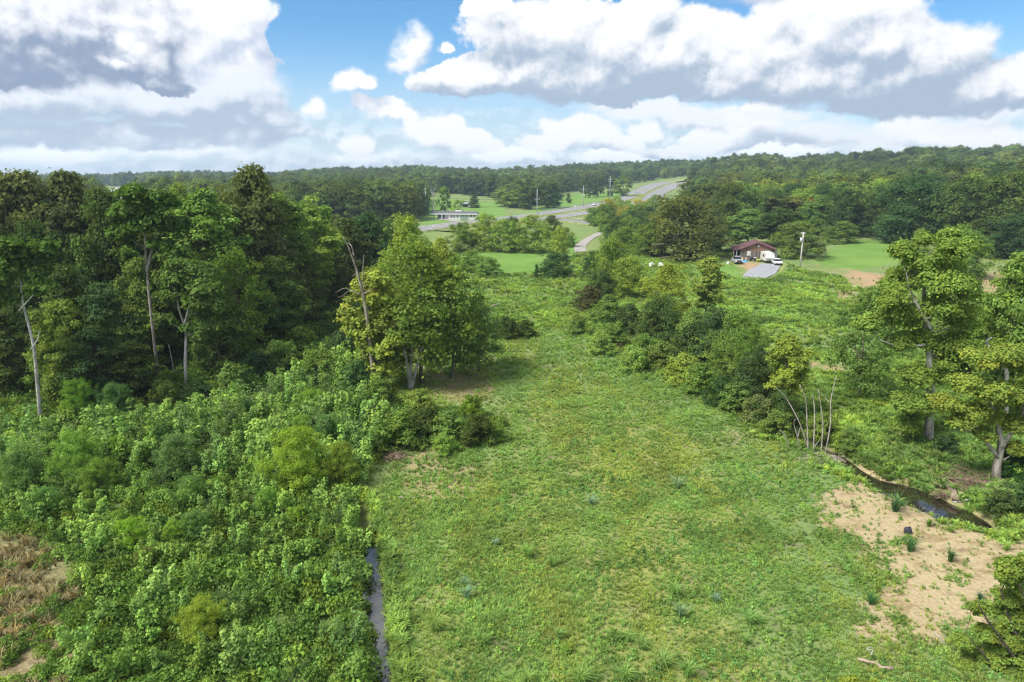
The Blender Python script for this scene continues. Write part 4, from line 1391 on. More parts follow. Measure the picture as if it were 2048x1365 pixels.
a = field_pts(62000, 24, 44, -9, 34)
b = field_pts(60000, 44, 72, -16, 44)
c = field_pts(36000, 72, 125, -30, 30)
P_ = np.concatenate([a, b, c])
hh_ = 0.85 + 0.4 * smooth(0.0, 0.8, wob(P_[:, 0] - 20, P_[:, 1], 6.0))
sc_ = hh_ * np.concatenate([rs.uniform(0.12, 0.26, len(a)), rs.uniform(0.15, 0.32, len(b)), rs.uniform(0.25, 0.5, len(c))])
scatter('field_grass', P_, sc_, S_TUFT, 'rough mown grass of the clearing')
a = field_pts(15000, 24, 50, -9, 40, 0.8)
b = field_pts(9000, 50, 100, -20, 40, 0.8)
P_ = np.concatenate([a, b])
k = wob(P_[:, 0] + 9, P_[:, 1], 5.0) > -0.25
P_ = P_[k]
scatter('field_weeds', P_, rs.uniform(0.2, 0.5, len(P_)) * (0.75 + P_[:, 1] / 180), S_FORB, 'low leafy weeds among the field grass')
# taller grass: upper clearing, the meadow right of the creek, creek banks
a = spread(26000, -25, 70, 98, 200, lambda x, y: p_field(x, y) * (1 - inside(LAWN[4], x, y, 2)) * (1 - inside(LAWN[2], x, y, 2) * 0.85) * (1 - inside(LAWN[3], x, y, 2)), rs)
b = spread(34000, 8, 110, 42, 178, lambda x, y: inside(MEADOW, x, y, 1.5) * p_field(x, y), rs)
d2 = spread(22000, 12, 60, 38, 84, lambda x, y: inside(MEADOW, x, y, 1.5) * p_field(x, y), rs)
d_ = spread(12000, 10, 45, 36, 62, lambda x, y: (1 - smooth(1.8, 4.0, seg_dist(x, y, CREEK))) * not_water(x, y) * (1 - 0.9 * inside(SAND, x, y, 0.5)), rs)
e = spread(5000, -12, -3, 25, 50, lambda x, y: smooth(0.52, 0.7, seg_dist(x, y, DITCH)) * (1 - smooth(0.9, 1.7, seg_dist(x, y, DITCH))), rs)
P_ = np.concatenate([a, b, d2, d_, e])
sc_ = np.concatenate([rs.uniform(0.4, 0.85, len(a)), rs.uniform(0.3, 0.65, len(b)) * (0.8 + b[:, 1] / 250), rs.uniform(0.3, 0.75, len(d2)), rs.uniform(0.3, 0.65, len(d_)), rs.uniform(0.3, 0.7, len(e))])
scatter('meadow_grass', P_, sc_, S_MEAD, 'tall lush weeds and grass of the meadow beyond the creek')
# dry grass, bottom left
a = spread(3400, -32, -14, 25, 44, lambda x, y: inside(DRY, x, y, 1.5) * smooth(-0.5, 0.2, wob(x, y, 2.5)), rs)
b = spread(2500, -9, 26, 25, 60, lambda x, y: p_field(x, y) * smooth(0.45, 0.8, wob(x + 5, y, 4)), rs)
c = spread(150, -45, -6, 26, 75, lambda x, y: inside(THICKET, x, y, 0.4) * smooth(0.25, 0.7, wob(x + 3, y - 8, 3.0)), rs)
P_ = np.concatenate([a, b, c])
scatter('dry_grass', P_, np.concatenate([rs.uniform(0.3, 0.75, len(a)), rs.uniform(0.12, 0.3, len(b)), rs.uniform(0.9, 1.7, len(c))]), S_STRAW, 'tan dry grass at the bottom left and between the green tufts')
# vines and brambles under the saplings, along the ditch and at the wood's edge
EDGE = [tuple(at(*p)[:2]) for p in ((-150, 890), (0, 850), (160, 815), (300, 790), (420, 775), (520, 725), (620, 660), (700, 640), (760, 700))]
a = spread(11000, -50, 0, 25, 95, lambda x, y: inside(THICKET, x, y, 0.4) * smooth(0.3, 0.7, seg_dist(x, y, DITCH)), rs)
b = spread(6000, -60, 0, 50, 130, lambda x, y: (1 - smooth(2.0, 6.0, seg_dist(x, y, EDGE))), rs)
c = spread(1200, -18, 6, 50, 72, lambda x, y: inside([tuple(at(*p)[:2]) for p in ((700, 900), (1000, 890), (1000, 850), (860, 820), (700, 800))], x, y, 0.5), rs)
d_ = spread(4500, -75, 2, 60, 130, lambda x, y: inside(LITTER, x, y, 0.5) * 0.8, rs)
e = spread(6500, -32, -13, 25, 44, lambda x, y: inside(DRY, x, y, 1.5) * 0.45 * smooth(-0.2, 0.4, wob(x + 7, y, 3)), rs)
P_ = np.concatenate([a, b, c, d_, e])
scatter('bramble_cover', P_, np.concatenate([rs.uniform(0.5, 1.15, len(a)), rs.uniform(0.8, 1.7, len(b)), rs.uniform(0.6, 1.3, len(c)), rs.uniform(0.8, 1.6, len(d_)), rs.uniform(0.3, 0.7, len(e))]), S_VINE, 'vines and brambles matted between the saplings')

# ------------------------------------------------------------------ sapling thicket
M_SAP = leaf_mat('sapling_leaf', spread=0.35, trans=0.35, warm=(1.6, 1.4, 1.35), warm_amt=1.0)


def sapling(r, n=350, leaf=0.041, asp=0.75):
    V_, F_, T_, W_, o = [], [], [], [], 0
    mb = MB()
    tips = []
    for s in range(r.integers(4, 8)):
        a = r.uniform(0, 6.283)
        e = np.array([math.cos(a) * r.uniform(0.08, 0.42), math.sin(a) * r.uniform(0.08, 0.42), r.uniform(0.55, 1.0)])
        tips.append(e)
        mb.tube([(0, 0, -0.02), e * np.array([0.4, 0.4, 0.5]), e], [0.009, 0.006, 0.002], 4, cap=False)
    C, N, W = [], [], []
    for e in tips:
        for i in range(int(n / len(tips))):
            t = r.uniform(0.2, 1.02) ** 0.6
            a = r.uniform(0, 6.283)
            rad = 0.15 * (1.1 - t) + 0.075
            o_ = np.array([math.cos(a), math.sin(a), 0])
            C.append(e * np.array([0.25 + 0.75 * t, 0.25 + 0.75 * t, t]) + o_ * rad * r.uniform(0.3, 1.0))
            N.append(o_ * 0.7 + np.array([0, 0, 0.75]) + r.normal(0, 0.25, 3))
            W.append(np.clip((t - 0.55) * 2.0, 0, 1))
    C, N = np.array(C), np.array(N)
    N /= np.linalg.norm(N, axis=1, keepdims=True)
    V, F, tint = leaf_faces(C, N, leaf, r, aspect=asp)
    return mesh_obj('foliage', V, F, [M_SAP], attrs={'tint': tint, 'warm': np.repeat(np.array(W), 4)}, mesh_only=True), mb.build('stem', [M_BARK], mesh_only=True)


SAPS = [sapling(np.random.default_rng(200 + i)) for i in range(6)]
NARROW = [sapling(np.random.default_rng(220 + i), 340, 0.046, 0.34) for i in range(3)]
SAPC = (0.166, 0.285, 0.066)
cand = spread(9000, -50, 0, 26, 92, lambda x, y: inside(THICKET, x, y, 0.5), rs)
px_, py_, _f = project(cand)
dens = np.where(py_ < 990, 1.0, 0.34) * (0.35 + 0.65 * smooth(-0.7, 0.1, wob(cand[:, 0], cand[:, 1], 7)))
cand = cand[rs.uniform(0, 1, len(cand)) < dens]
keep = []
for q in cand:
    if all((q[0] - p[0]) ** 2 + (q[1] - p[1]) ** 2 > (0.72 + 0.008 * q[1]) ** 2 for p in keep[-600:]):
        keep.append(q)
keep = np.array(keep)
_px, _py, _f = project(keep)
hts = np.where(_py < 960, rs.uniform(2.2, 3.9, len(keep)), rs.uniform(1.3, 2.6, len(keep)))
big = np.argsort(-(hts / _f))
things_, rest_ = big[:290], big[290:]
for i in things_:
    nar = rs.uniform() < 0.24
    fm, sm = NARROW[rs.integers(3)] if nar else SAPS[rs.integers(len(SAPS))]
    qx, qy = _px[i], _py[i]
    where = 'on the slope below the dead snag' if qy < 850 and qx > 480 else 'along the foot of the dark wood' if qy < 905 else 'between the feathery bushes left of the ditch' if qx > 480 and qy < 1010 else 'in the left middle of the thicket' if qx < 300 and qy < 1030 else 'in the middle of the thicket' if qy < 1050 else 'among the vines at the bottom left'
    t = thing('sycamore_sapling', ('tall' if hts[i] > 2.9 else 'low' if hts[i] < 2.0 else 'medium') + (' narrow-leaved darker sapling ' if nar else ' pale-topped broad-leaved sapling ') + where, 'sapling', tuple(keep[i]), rs.uniform(0, 6.28), 'saplings of the lower left thicket')
    s = hts[i]
    t.scale = (s, s, s * rs.uniform(0.85, 1.1))
    c = link('foliage', fm, t)
    c.color = jitter((0.115, 0.205, 0.058) if nar else SAPC, 0.25)
    link('stem', sm, t)
if len(rest_):
    ss = []
    for fm, sm in SAPS:
        o = bpy.data.objects.new('sapling_source', fm)
        o.color = (*SAPC, 1)
        ss.append(o)
    scatter('sapling_thicket', keep[rest_], hts[rest_], ss, 'smaller broad-leaved saplings filling the lower left thicket').color = (*SAPC, 1)
print('saplings', len(keep))

# ------------------------------------------------------------------ single bushes
M_FEATHER = leaf_mat('feathery_leaf', trans=0.5, spread=0.35, warm=(1.3, 1.15, 0.8), warm_amt=0.4)
kind('willow', dict(env='oval', n_lobe=20, per=10, leaves=80, leaf=0.020, hw=0.50, clump_r=0.075, z0=0.0, flat=1.25, depth=0.1, up=0.4, aspect=0.34, lobe_r=0.42), dict(trunk_r=0.010, limbs=30, z_first=0.05, top=0.6), n=3, leafm=M_FEATHER, seed=12)
kind('leafy', dict(env='bush', n_lobe=14, per=10, leaves=46, leaf=0.034, hw=0.58, clump_r=0.10, z0=-0.08, flat=0.95, lobe_r=0.45, tpow=1.3), dict(trunk_r=0.010, limbs=14, z_first=0.05, top=0.6), n=4, seed=13)


def B(kd, px, pyc, w, col, label, group=None, aspect=1.0, name='bush', cat='bush'):
    """bush whose middle shows at (px, pyc), w photo pixels wide"""
    p = at(px, pyc + 0.42 * w * aspect)
    D = p.y * CP + (CAMZ - p.z) * SP
    wm = w * D / FOC
    return plant(kd, p.x, p.y, wm * aspect * 0.95, wm * 1.08, col, label, group, name, cat)


WIL = (0.205, 0.345, 0.065)
WILG = (0.160, 0.280, 0.085)
for i, (px, py, w, c, lab) in enumerate([
    (592, 928, 125, (0.265, 0.385, 0.06), 'largest yellow-green feathery bush of the thicket, standing above the ditch'),
    (680, 935, 85, (0.21, 0.305, 0.055), 'olive feathery bush right beside the largest yellow-green one'),
    (602, 868, 62, WIL, 'feathery bush just behind the largest yellow-green one'), (655, 866, 60, WILG, 'grey-green feathery bush behind the olive one'),
    (625, 815, 62, WIL, 'feathery bush halfway up the slope towards the dead snag'), (690, 815, 50, WILG, 'small feathery bush right of the halfway one'),
    (160, 930, 110, (0.185, 0.33, 0.06), 'broad feathery bush in the left part of the thicket'), (55, 950, 95, WILG, 'grey-green feathery bush near the left border'),
    (205, 962, 75, WIL, 'feathery bush at the lower right foot of the broad left one'), (238, 908, 60, WIL, 'small feathery bush right of the broad left one'),
    (289, 914, 50, (0.25, 0.40, 0.06), 'bright round feathery bush in the middle of the saplings'), (356, 920, 85, (0.14, 0.235, 0.085), 'dull grey-green feathery bush in the middle of the saplings'),
    (266, 1074, 66, (0.24, 0.39, 0.055), 'bright feathery bush in the lower left of the thicket'), (351, 1070, 50, WIL, 'small feathery bush right of the lower left bright one'),
    (238, 1048, 46, WIL, 'small feathery bush just above the lower left bright one'), (411, 1248, 95, (0.31, 0.38, 0.06), 'lone yellow feathery bush near the bottom border'),
    (296, 1122, 48, (0.19, 0.225, 0.07), 'brownish feathery bush among the vines'), (165, 800, 70, WIL, 'feathery bush at the foot of the crooked pale trunk'),
    (236, 806, 66, WILG, 'feathery bush against the dark wood at its left'), (386, 985, 56, WILG, 'greyish feathery bush among the vines in mid thicket'),
    (540, 1006, 52, WIL, 'slim feathery bush left of the ditch head'), (592, 1036, 40, (0.25, 0.39, 0.06), 'tiny bright feathery bush near the ditch head'),
    (395, 1055, 60, WILG, 'green feathery bush above the lone yellow one'), (95, 1010, 60, WILG, 'feathery bush over the dry grass'),
]):
    B('willow', px, py, w, c, lab, 'feathery bushes of the thicket', 1.1)
for (px, py, w, c, lab) in [
    (750, 850, 80, DEEP, 'dark vine-draped bush left end of the clump in front of the pale stems'), (800, 865, 85, MID, 'mid green bush in the clump in front of the pale stems'),
    (852, 852, 75, DARK, 'dark bush in the middle of the clump in front of the pale stems'), (905, 858, 75, MID, 'mid green bush right of the dark one in that clump'),
    (955, 862, 70, DARK, 'dark bush at the right end of the clump in front of the pale stems'), (990, 866, 46, LIGHT, 'pale small bush trailing onto the grass'),
    (845, 808, 60, LIGHT, 'light green bush rising behind the clump'), (942, 818, 56, (0.15, 0.25, 0.04), 'bright narrow bush rising at the right of the clump'),
    (765, 795, 70, MID, 'leafy bush at the foot of the dead snag'), (890, 890, 50, LIGHT, 'low light bush at the edge of the grass'),
    (720, 768, 90, DEEP, 'dark bush left of the dead snag foot'), (690, 700, 80, DEEP, 'dark bush in the shade left of the snag'),
    (640, 740, 80, MID, 'leafy bush on the slope below the dark wood corner'), (560, 720, 80, LIGHT, 'light leafy bush on the slope below the dark wood corner'),
    (600, 690, 70, MID, 'leafy bush at the top of the sapling slope'), (745, 730, 60, DARK, 'dark bush just behind the snag foot'),
    (330, 792, 66, MID, 'bush between the straight trunk and the saplings'), (400, 790, 66, DEEP, 'dark bush at the foot of the forked pale trunk'),
    (470, 760, 70, MID, 'bush below the drooping boughs'), (520, 735, 66, DEEP, 'dark bush right of the drooping boughs'),
    (1180, 600, 56, (0.10, 0.11, 0.045), 'brownish bush at the top of the weedy mound'), (1215, 622, 64, MID, 'green bush in the middle of the weedy mound'),
    (1256, 642, 66, DARK, 'dark bush at the right of the weedy mound'), (1232, 672, 54, MID, 'bush in front of the dark mound bush'),
    (1155, 652, 44, MID, 'small bush at the left of the weedy mound'), (1290, 702, 66, MID, 'bush between the mound and the creek-side row'),
    (1200, 690, 50, LIGHT, 'light bush at the near foot of the weedy mound'), (1265, 722, 60, LIGHT, 'light low bush at the near right of the mound'),
    (1012, 658, 50, DARK, 'dark bush at the right tip of the sprawling tree'), (1052, 660, 40, DARK, 'small dark bush further out from the sprawling tree'),
    (2052, 1000, 80, DEEP, 'dark bush on the creek bank at the right border'), (1890, 892, 50, DEEP, 'dark bush hugging the foot of the tall sycamore'),
    (2000, 1010, 60, DARK, 'dark bush under the yellowing sycamore'), (1640, 855, 60, MID, 'leafy bush behind the bare stems'),
    (2044, 940, 60, LIGHT, 'pale bush on the bank at the right border'), (1700, 880, 50, MID, 'low bush on the far bank above the creek bend'),
    (1318, 715, 66, MID, 'round bush at the upper foot of the creek-side row'), (1362, 742, 70, LIGHT, 'light bush in front of the upper creek-side row'),
    (1405, 762, 70, MID, 'green bush in front of the middle of the creek-side row'), (1440, 785, 66, DEEP, 'deep green low bush in front of the middle of the creek-side row'),
    (1478, 800, 70, MID, 'green low bush at the lower middle of the creek-side row'), (1515, 822, 66, (0.15, 0.20, 0.07), 'dull olive low bush near the lower end of the creek-side row'),
    (1552, 850, 60, MID, 'green low bush left of the vine-covered one'), (1300, 660, 60, (0.14, 0.19, 0.065), 'olive bush at the top of the creek-side row'),
    (1375, 690, 80, DARK, 'dark bush filling the gap in the upper creek-side row'), (1425, 705, 80, MID, 'leafy bush filling the gap in the middle of the creek-side row'),
    (728, 1135, 34, LIGHT, 'light weedy bush hanging over the upper part of the ditch'), (730, 1215, 34, MID, 'green weedy bush hanging over the middle of the ditch'), (742, 1075, 40, LIGHT, 'light weedy bush covering the head of the ditch'), (735, 1300, 36, (0.20, 0.31, 0.06), 'yellow-green weedy bush hanging over the lower ditch'),
    (1130, 1300, 26, LIGHT, 'low leafy weed at the bottom of the field'),
]:
    B('leafy', px, py, w, c, lab, None, 0.9)

# big single clumps of coarse grass
M_BLUE = leaf_mat('coarse_blade', spread=0.3, trans=0.35)
CLUMPS = [mesh_obj('blades', *(lambda v: (v[0], v[1]))(tuft_mesh(np.random.default_rng(300 + i), 70, 1.0, 0.02, [0.55, 0.75, 0.65][i], [0.9, 0.7, 1.2][i])), [M_BLUE], attrs={'tint': np.random.default_rng(i).uniform(0, 1, 350), 'warm': np.zeros(350)}, mesh_only=True) for i in range(3)]
BLUE, GRN = (0.22, 0.34, 0.20), (0.215, 0.34, 0.09)
for i, (px, py, w, c, lab) in enumerate([
    (1360, 1215, 46, BLUE, 'largest blue-green clump of coarse grass in the lower field'), (1355, 962, 34, BLUE, 'blue-green grass clump high in the field, left of the bare stems'),
    (1350, 1172, 42, GRN, 'yellowish grass clump right behind the largest blue-green one'), (932, 1180, 42, BLUE, 'pale blue-green grass clump right of the ditch'),
    (930, 1160, 24, BLUE, 'small blue-green clump behind the pale one right of the ditch'), (1182, 997, 28, BLUE, 'small blue-green clump in mid field'),
    (990, 1082, 22, BLUE, 'faint blue-green clump in mid field to the left'), (1432, 1193, 26, BLUE, 'small blue-green clump right of the largest one'),
    (870, 1238, 52, GRN, 'wide loose grass clump near the ditch'), (1118, 1262, 40, GRN, 'grass clump at the lower middle of the field'),
    (962, 1272, 42, GRN, 'tall grass clump at the lower left of the field'), (1325, 1312, 56, GRN, 'big arching grass clump near the bottom border'),
    (1375, 1330, 60, GRN, 'arching grass clump right of the big one at the bottom'), (1250, 1340, 52, GRN, 'grass clump left of the big arching one at the bottom'),
    (1160, 1345, 60, GRN, 'spreading grass clump at the bottom middle'), (1055, 1350, 52, GRN, 'grass clump at the bottom left of the field'),
    (1285, 1282, 40, GRN, 'narrow grass clump above the bottom row'), (1255, 1268, 34, GRN, 'small grass clump above the bottom row to the left'),
    (1055, 1098, 44, GRN, 'feathery grass clump in mid field'), (1105, 1118, 36, GRN, 'small grass clump beside the feathery one'),
    (1500, 1230, 44, GRN, 'grass clump at the right of the lower field'), (1490, 1275, 34, GRN, 'grass clump below that on the right'),
    (1740, 1195, 30, (0.07, 0.16, 0.06), 'dark tuft growing on the sand'), (1790, 1000, 50, (0.08, 0.17, 0.06), 'broad dark tuft at the upper edge of the sand by the creek'),
    (1857, 1042, 26, (0.12, 0.22, 0.03), 'bright round tuft on the sand beside the pool'), (1960, 1190, 24, (0.06, 0.14, 0.07), 'small dark tuft on the lower sand'),
    (1820, 1085, 40, (0.08, 0.17, 0.05), 'straggly tuft in the middle of the sand'), (1900, 1105, 40, (0.07, 0.16, 0.05), 'straggly tuft right of the middle of the sand'),
]):
    p = at(px, py + 0.45 * w)
    D = p.y * CP + (CAMZ - p.z) * SP
    s = w * D / FOC
    t = thing('grass_clump', lab, 'grass clump', tuple(p), rs.uniform(0, 6.28), 'coarse grass clumps of the field')
    t.scale = (s * 0.72, s * 0.72, s * 0.8)
    o = link('blades', CLUMPS[i % 3], t)
    o.color = jitter(c, 0.08)
# ------------------------------------------------------------------ roads
M_ASPH = mat('asphalt', (0.21, 0.205, 0.20), 0.9, 0.1, var=0.12, vscale=0.4)
M_GRAVEL = mat('gravel', (0.30, 0.275, 0.245), 0.95, 0.05, var=0.25, vscale=1.5)
M_PAINT = mat('road_paint', (0.75, 0.74, 0.70), 0.7)
M_YPAINT = mat('road_paint_yellow', (0.65, 0.45, 0.08), 0.7)
M_VERGE = mat('verge_grass', (0.19, 0.215, 0.065), 0.95, 0.05, var=0.3, vscale=0.15)
M_STEEL = mat('galvanised_steel', (0.42, 0.43, 0.44), 0.5, 0.4, 0.3)
HW_A = [at(*p) for p in ((800, 468), (840, 461.5), (870, 456.5), (930, 448.5), (1000, 441), (1077, 431.5), (1151, 420), (1181, 414.5), (1226, 405), (1263, 394), (1290, 380), (1312, 370), (1340, 365), (1378, 362.5))]
HW_B = [at(*p) for p in ((1050, 447), (1120, 437), (1155, 430.5), (1230, 419), (1300, 404), (1322, 384), (1346, 371.5), (1372, 366.5))]
MED = [(a + b) / 2 for a, b in zip([at(*p) for p in ((870, 463), (1000, 446), (1120, 431), (1200, 415), (1285, 399), (1308, 382), (1332, 369.5), (1366, 364.5))], [at(*p) for p in ((870, 463), (1000, 446), (1120, 431), (1200, 415), (1285, 399), (1308, 382), (1332, 369.5), (1366, 364.5))])]
ribbon('verge', MED, 34, M_VERGE, 0.45, step=8, bank=M_VERGE)
_, QA, NA = ribbon('highway', HW_A, [12, 12, 12, 12, 12, 12.5, 13, 13.5, 15, 17, 19, 21, 22, 22], M_ASPH, 0.75, step=8, bank=M_VERGE)
_, QB, NB = ribbon('highway', HW_B, [11, 11.5, 12, 13, 15, 18, 19, 19], M_ASPH, 0.75, step=8, bank=M_VERGE)


def line_along(name, Q, N, off, w, m, dz=0.012):
    n = len(Q)
    V = np.concatenate([Q + np.c_[N * (off - w / 2), np.full(n, dz)], Q + np.c_[N * (off + w / 2), np.full(n, dz)]])
    F = np.array([(i, i + 1, n + i + 1, n + i) for i in range(n - 1)])
    tag(mesh_obj(name, V, F, [m]), kind='structure')


for Q, N, hw in ((QA, NA, 5.0), (QB, NB, 4.4)):
    line_along('road_marking', Q, N, hw, 0.16, M_PAINT)
    line_along('road_marking', Q, N, -hw, 0.16, M_PAINT)
    line_along('road_marking', Q, N, 0.0, 0.2, M_PAINT)
SIDE = [at(*p) for p in ((1095, 438), (1122, 441), (1145, 444.5), (1175, 448), (1214, 452), (1262, 458))]
_, QS, NS = ribbon('side_road', SIDE, 7.5, M_ASPH, 0.4, step=4, bank=M_VERGE)
ribbon('gravel_lane', [at(*p) for p in ((1212, 462), (1190, 472), (1172, 482), (1160, 492), (1160, 502), (1168, 510), (1185, 520))], [3, 3, 3.2, 3.4, 3.6, 3.4, 3], M_GRAVEL, 0.10, step=1.5)
ribbon('house_drive', [at(*p) for p in ((893, 440), (910, 443), (935, 446), (960, 447))], 5.5, M_GRAVEL, 0.12, step=3)
ribbon('barn_driveway', [at(*p) for p in ((1542, 529), (1534, 536), (1522, 546), (1508, 556))], [4.5, 5.5, 6.5, 5], mat('driveway_gravel', (0.27, 0.275, 0.285), 0.95, 0.05, var=0.3, vscale=2.5), 0.07, step=1)
ribbon('dirt_track', [at(*p) for p in ((1560, 560), (1620, 566), (1680, 572), (1740, 578))], 1.8, mat('track_clay', (0.36, 0.27, 0.17), 0.95, 0.05, var=0.3, vscale=1.5), 0.06, step=1)
ribbon('far_road', [at(*p) for p in ((1385, 411), (1412, 412), (1440, 414))], 5, M_ASPH, 0.15, step=4)


def guardrail(name, pts, label):
    P = np.array(pts, float)
    L = np.r_[0, np.cumsum(np.linalg.norm(np.diff(P[:, :2], axis=0), axis=1))]
    s = np.arange(0, L[-1], 4.0)
    Q = np.c_[[np.interp(s, L, P[:, i]) for i in range(3)]].T
    t = thing(name, label, 'guardrail', tuple(Q[0]))
    q = Q - Q[0]
    rail, post = MB(), MB()
    rail.tube(q + np.array([0, 0, 0.72]), 0.17, 4)
    for p in q:
        post.box(p + np.array([0, 0.12, 0.35]), (0.16, 0.16, 0.8))
    rail.build('rail', M_STEEL, t)
    tag(post.build('post', mat('post_timber', (0.22, 0.19, 0.15)), t), kind='stuff')


def edge_of(Q, N, off, a, b):
    n = len(Q)
    return [Q[i] + np.r_[N[i] * off, 0.0] for i in range(int(a * n), int(b * n))]


guardrail('guardrail', edge_of(QA, NA, 7.6, 0.22, 0.53), 'steel guardrail along the far side of the highway before the white car')
guardrail('guardrail', edge_of(QA, NA, 7.6, 0.56, 0.66), 'short steel guardrail on the far side of the highway beyond the white car')
guardrail('guardrail', edge_of(QS, NS, 4.6, 0.25, 0.75), 'steel guardrail along the side road above the gravel lane')
guardrail('guardrail', [at(*p) for p in ((845, 466), (880, 462), (930, 457))], 'steel guardrail below the white ranch house')

# ------------------------------------------------------------------ poles
M_POLE = mat('pole_wood', (0.30, 0.26, 0.21), 0.9, 0.1, var=0.2, vscale=2)
M_POLEW = mat('pole_weathered', (0.50, 0.48, 0.44), 0.9, 0.1, var=0.15, vscale=2)
M_POLEM = mat('pole_grey', (0.40, 0.42, 0.43), 0.7, 0.2)
M_WIRE = mat('cable', (0.03, 0.03, 0.03), 0.7)
M_WHITE = mat('white_paint', (0.72, 0.72, 0.70), 0.6, 0.3)
M_BLACK = mat('black_plastic', (0.02, 0.02, 0.022), 0.5, 0.4)


def pole(px, base, top, label, m, arms=(), r=0.14, armw=1.2, name='utility_pole'):
    p = at(px, base)
    q = pix(px, top, p.y)
    h = q[2] - p.z
    t = thing(name, label, 'utility pole', tuple(p), random.uniform(-0.3, 0.3))
    mb = MB()
    mb.tube([(0, 0, -0.5), (0, 0, h * 0.5), (0, 0, h)], [r * 1.15, r, r * 0.75], 8)
    mb.build('shaft', m, t, True)
    for ay in arms:
        z = pix(px, ay, p.y)[2] - p.z
        a = MB()
        a.box((0, 0.12, z), (armw * 2, 0.14, 0.16))
        c = a.build('crossarm', m, t)
        ins = MB()
        for k in (-0.9, -0.45, 0.45, 0.9):
            ins.tube([(armw * k, 0.12, z + 0.08), (armw * k, 0.12, z + 0.34)], 0.06, 5)
        ins.build('insulator', M_WHITE, c)
    return t, h, p


pole(1040, 505, 433, 'brown wooden utility pole standing in front of the hedgerow', M_POLE)
POLE2, hp, pp = pole(1600, 536, 465, 'weathered pale utility pole with a transformer beside the barn', M_POLEW, (467.5,), 0.17, 0.55)
tr = MB()
tr.tube([(-0.42, 0, hp - 2.25), (-0.42, 0, hp - 1.3)], 0.27, 10)
trc = tr.build('transformer', mat('transformer_grey', (0.55, 0.58, 0.58), 0.5, 0.4), POLE2, True)
tb = MB()
tb.tube([(-0.48, 0, hp - 1.3), (-0.48, 0, hp - 1.0)], 0.06, 6)
tb.tube([(-0.34, 0, hp - 1.3), (-0.34, 0, hp - 1.0)], 0.06, 6)
tb.build('bushing', M_BLACK, trc)
HWPOLES = []
for a in [
    (852, 431, 376, 'grey power pole with four crossarms left of the white ranch house', M_POLEM, (387, 395, 403, 412), 0.22, 1.6),
    (1074, 430, 378, 'grey power pole with one low crossarm beside the near highway', M_POLEM, (399,), 0.2, 1.5),
    (1166, 416, 372, 'grey power pole just left of the white car on the highway', M_POLEM, (380,), 0.2, 1.2),
    (1219, 404, 353, 'tall grey power pole with three crossarms beside the highway bank', M_POLEM, (359, 363, 372.5), 0.24, 1.9),
    (1235, 384, 357, 'brown wooden pole in front of the round trees by the highway', M_POLE, (), 0.2, 1.2),
    (1276, 441, 404, 'thin grey pole rising from the scrub below the highway', M_POLEM, (), 0.15, 1.2),
    (1348, 424, 404, 'short grey pole among the trees right of the highway', M_POLEM, (), 0.15, 1.2),
    (1333, 419, 400, 'very thin pole at the near end of the far carriageway', M_POLEM, (), 0.12, 1.2),
    (1356, 372, 358, 'thin lamp-like pole between the carriageways at the bend', M_POLEM, (), 0.15, 1.2),
    (1477, 408, 375, 'white power pole with crossarms rising out of the dark trees', M_WHITE, (379, 387, 392), 0.25, 1.7),
    (868, 438, 411, 'thin grey pole in front of the white ranch house', M_POLEM, (), 0.12, 0.8),
]:
    HWPOLES.append(pole(*a))


def cable(a, b, label, sag=1.0, r=0.03):
    a, b = Vector(a), Vector(b)
    ts = np.linspace(0, 1, 16)
    pts = [tuple((b - a) * t + Vector((0, 0, -4 * sag * t * (1 - t)))) for t in ts]
    mb = MB()
    mb.tube(pts, r, 4)
    o = mb.build('power_line', M_WIRE)
    o.location = a
    tag(o, label, 'cable')


top2 = Vector((pp.x, pp.y, pp.z + hp - 0.1))
e = pix(1815, 467, 226)
cable(top2 - Vector((0, 0, 2.9)), e, 'overhead line running right from the pale pole along the pasture edge', 1.2, 0.05)
e = pix(1440, 488, 190)
cable(top2 - Vector((0, 0, 1.2)), e, 'overhead line running left from the pale pole over the barn', 1.0, 0.025)
for (i, j, lab) in ((0, 1, 'power line between the four-armed pole and the low-armed pole'), (1, 2, 'power line between the low-armed pole and the pole by the white car'), (2, 3, 'power line from the pole by the white car to the tall three-armed pole')):
    a, b = HWPOLES[i], HWPOLES[j]
    cable((a[2].x, a[2].y, a[2].z + a[1] * 0.72), (b[2].x, b[2].y, b[2].z + b[1] * 0.72), lab, 2.0, 0.05)
M_YEL = mat('guy_guard_yellow', (0.62, 0.52, 0.10), 0.6)
for (a, b, lab) in (((1561, 545), (1569, 527), 'yellow guy-wire guard left of the pale pole'), ((1637, 536), (1629, 523), 'yellow guy-wire guard right of the pale pole')):
    p = at(*a)
    q = pix(*b, p.y + 0.3)
    mb = MB()
    mb.tube([(0, 0, 0), tuple(Vector(q) - p)], 0.045, 6)
    o = mb.build('guy_guard', M_YEL)
    o.location = p
    tag(o, lab, 'guy wire')

# ------------------------------------------------------------------ houses
M_WALLW = mat('white_siding', (0.70, 0.70, 0.67), 0.7, 0.2, var=0.05, vscale=0.6)
M_ROOFG = mat('grey_shingle', (0.115, 0.115, 0.12), 0.9, 0.1, var=0.2, vscale=1.2)
M_GLASS = mat('dark_glass', (0.025, 0.03, 0.035), 0.1, 0.6)
M_DOORG = mat('garage_door_grey', (0.36, 0.38, 0.35), 0.6, 0.3)
M_ROOFR = mat('red_metal_roof', (0.120, 0.052, 0.056), 0.55, 0.4, 0.0, var=0.18, vscale=0.9)


def part_box(name, c, s, m, parent, rz=0.0):
    mb = MB()
    mb.box(c, s, rz)
    return mb.build(name, m, parent)


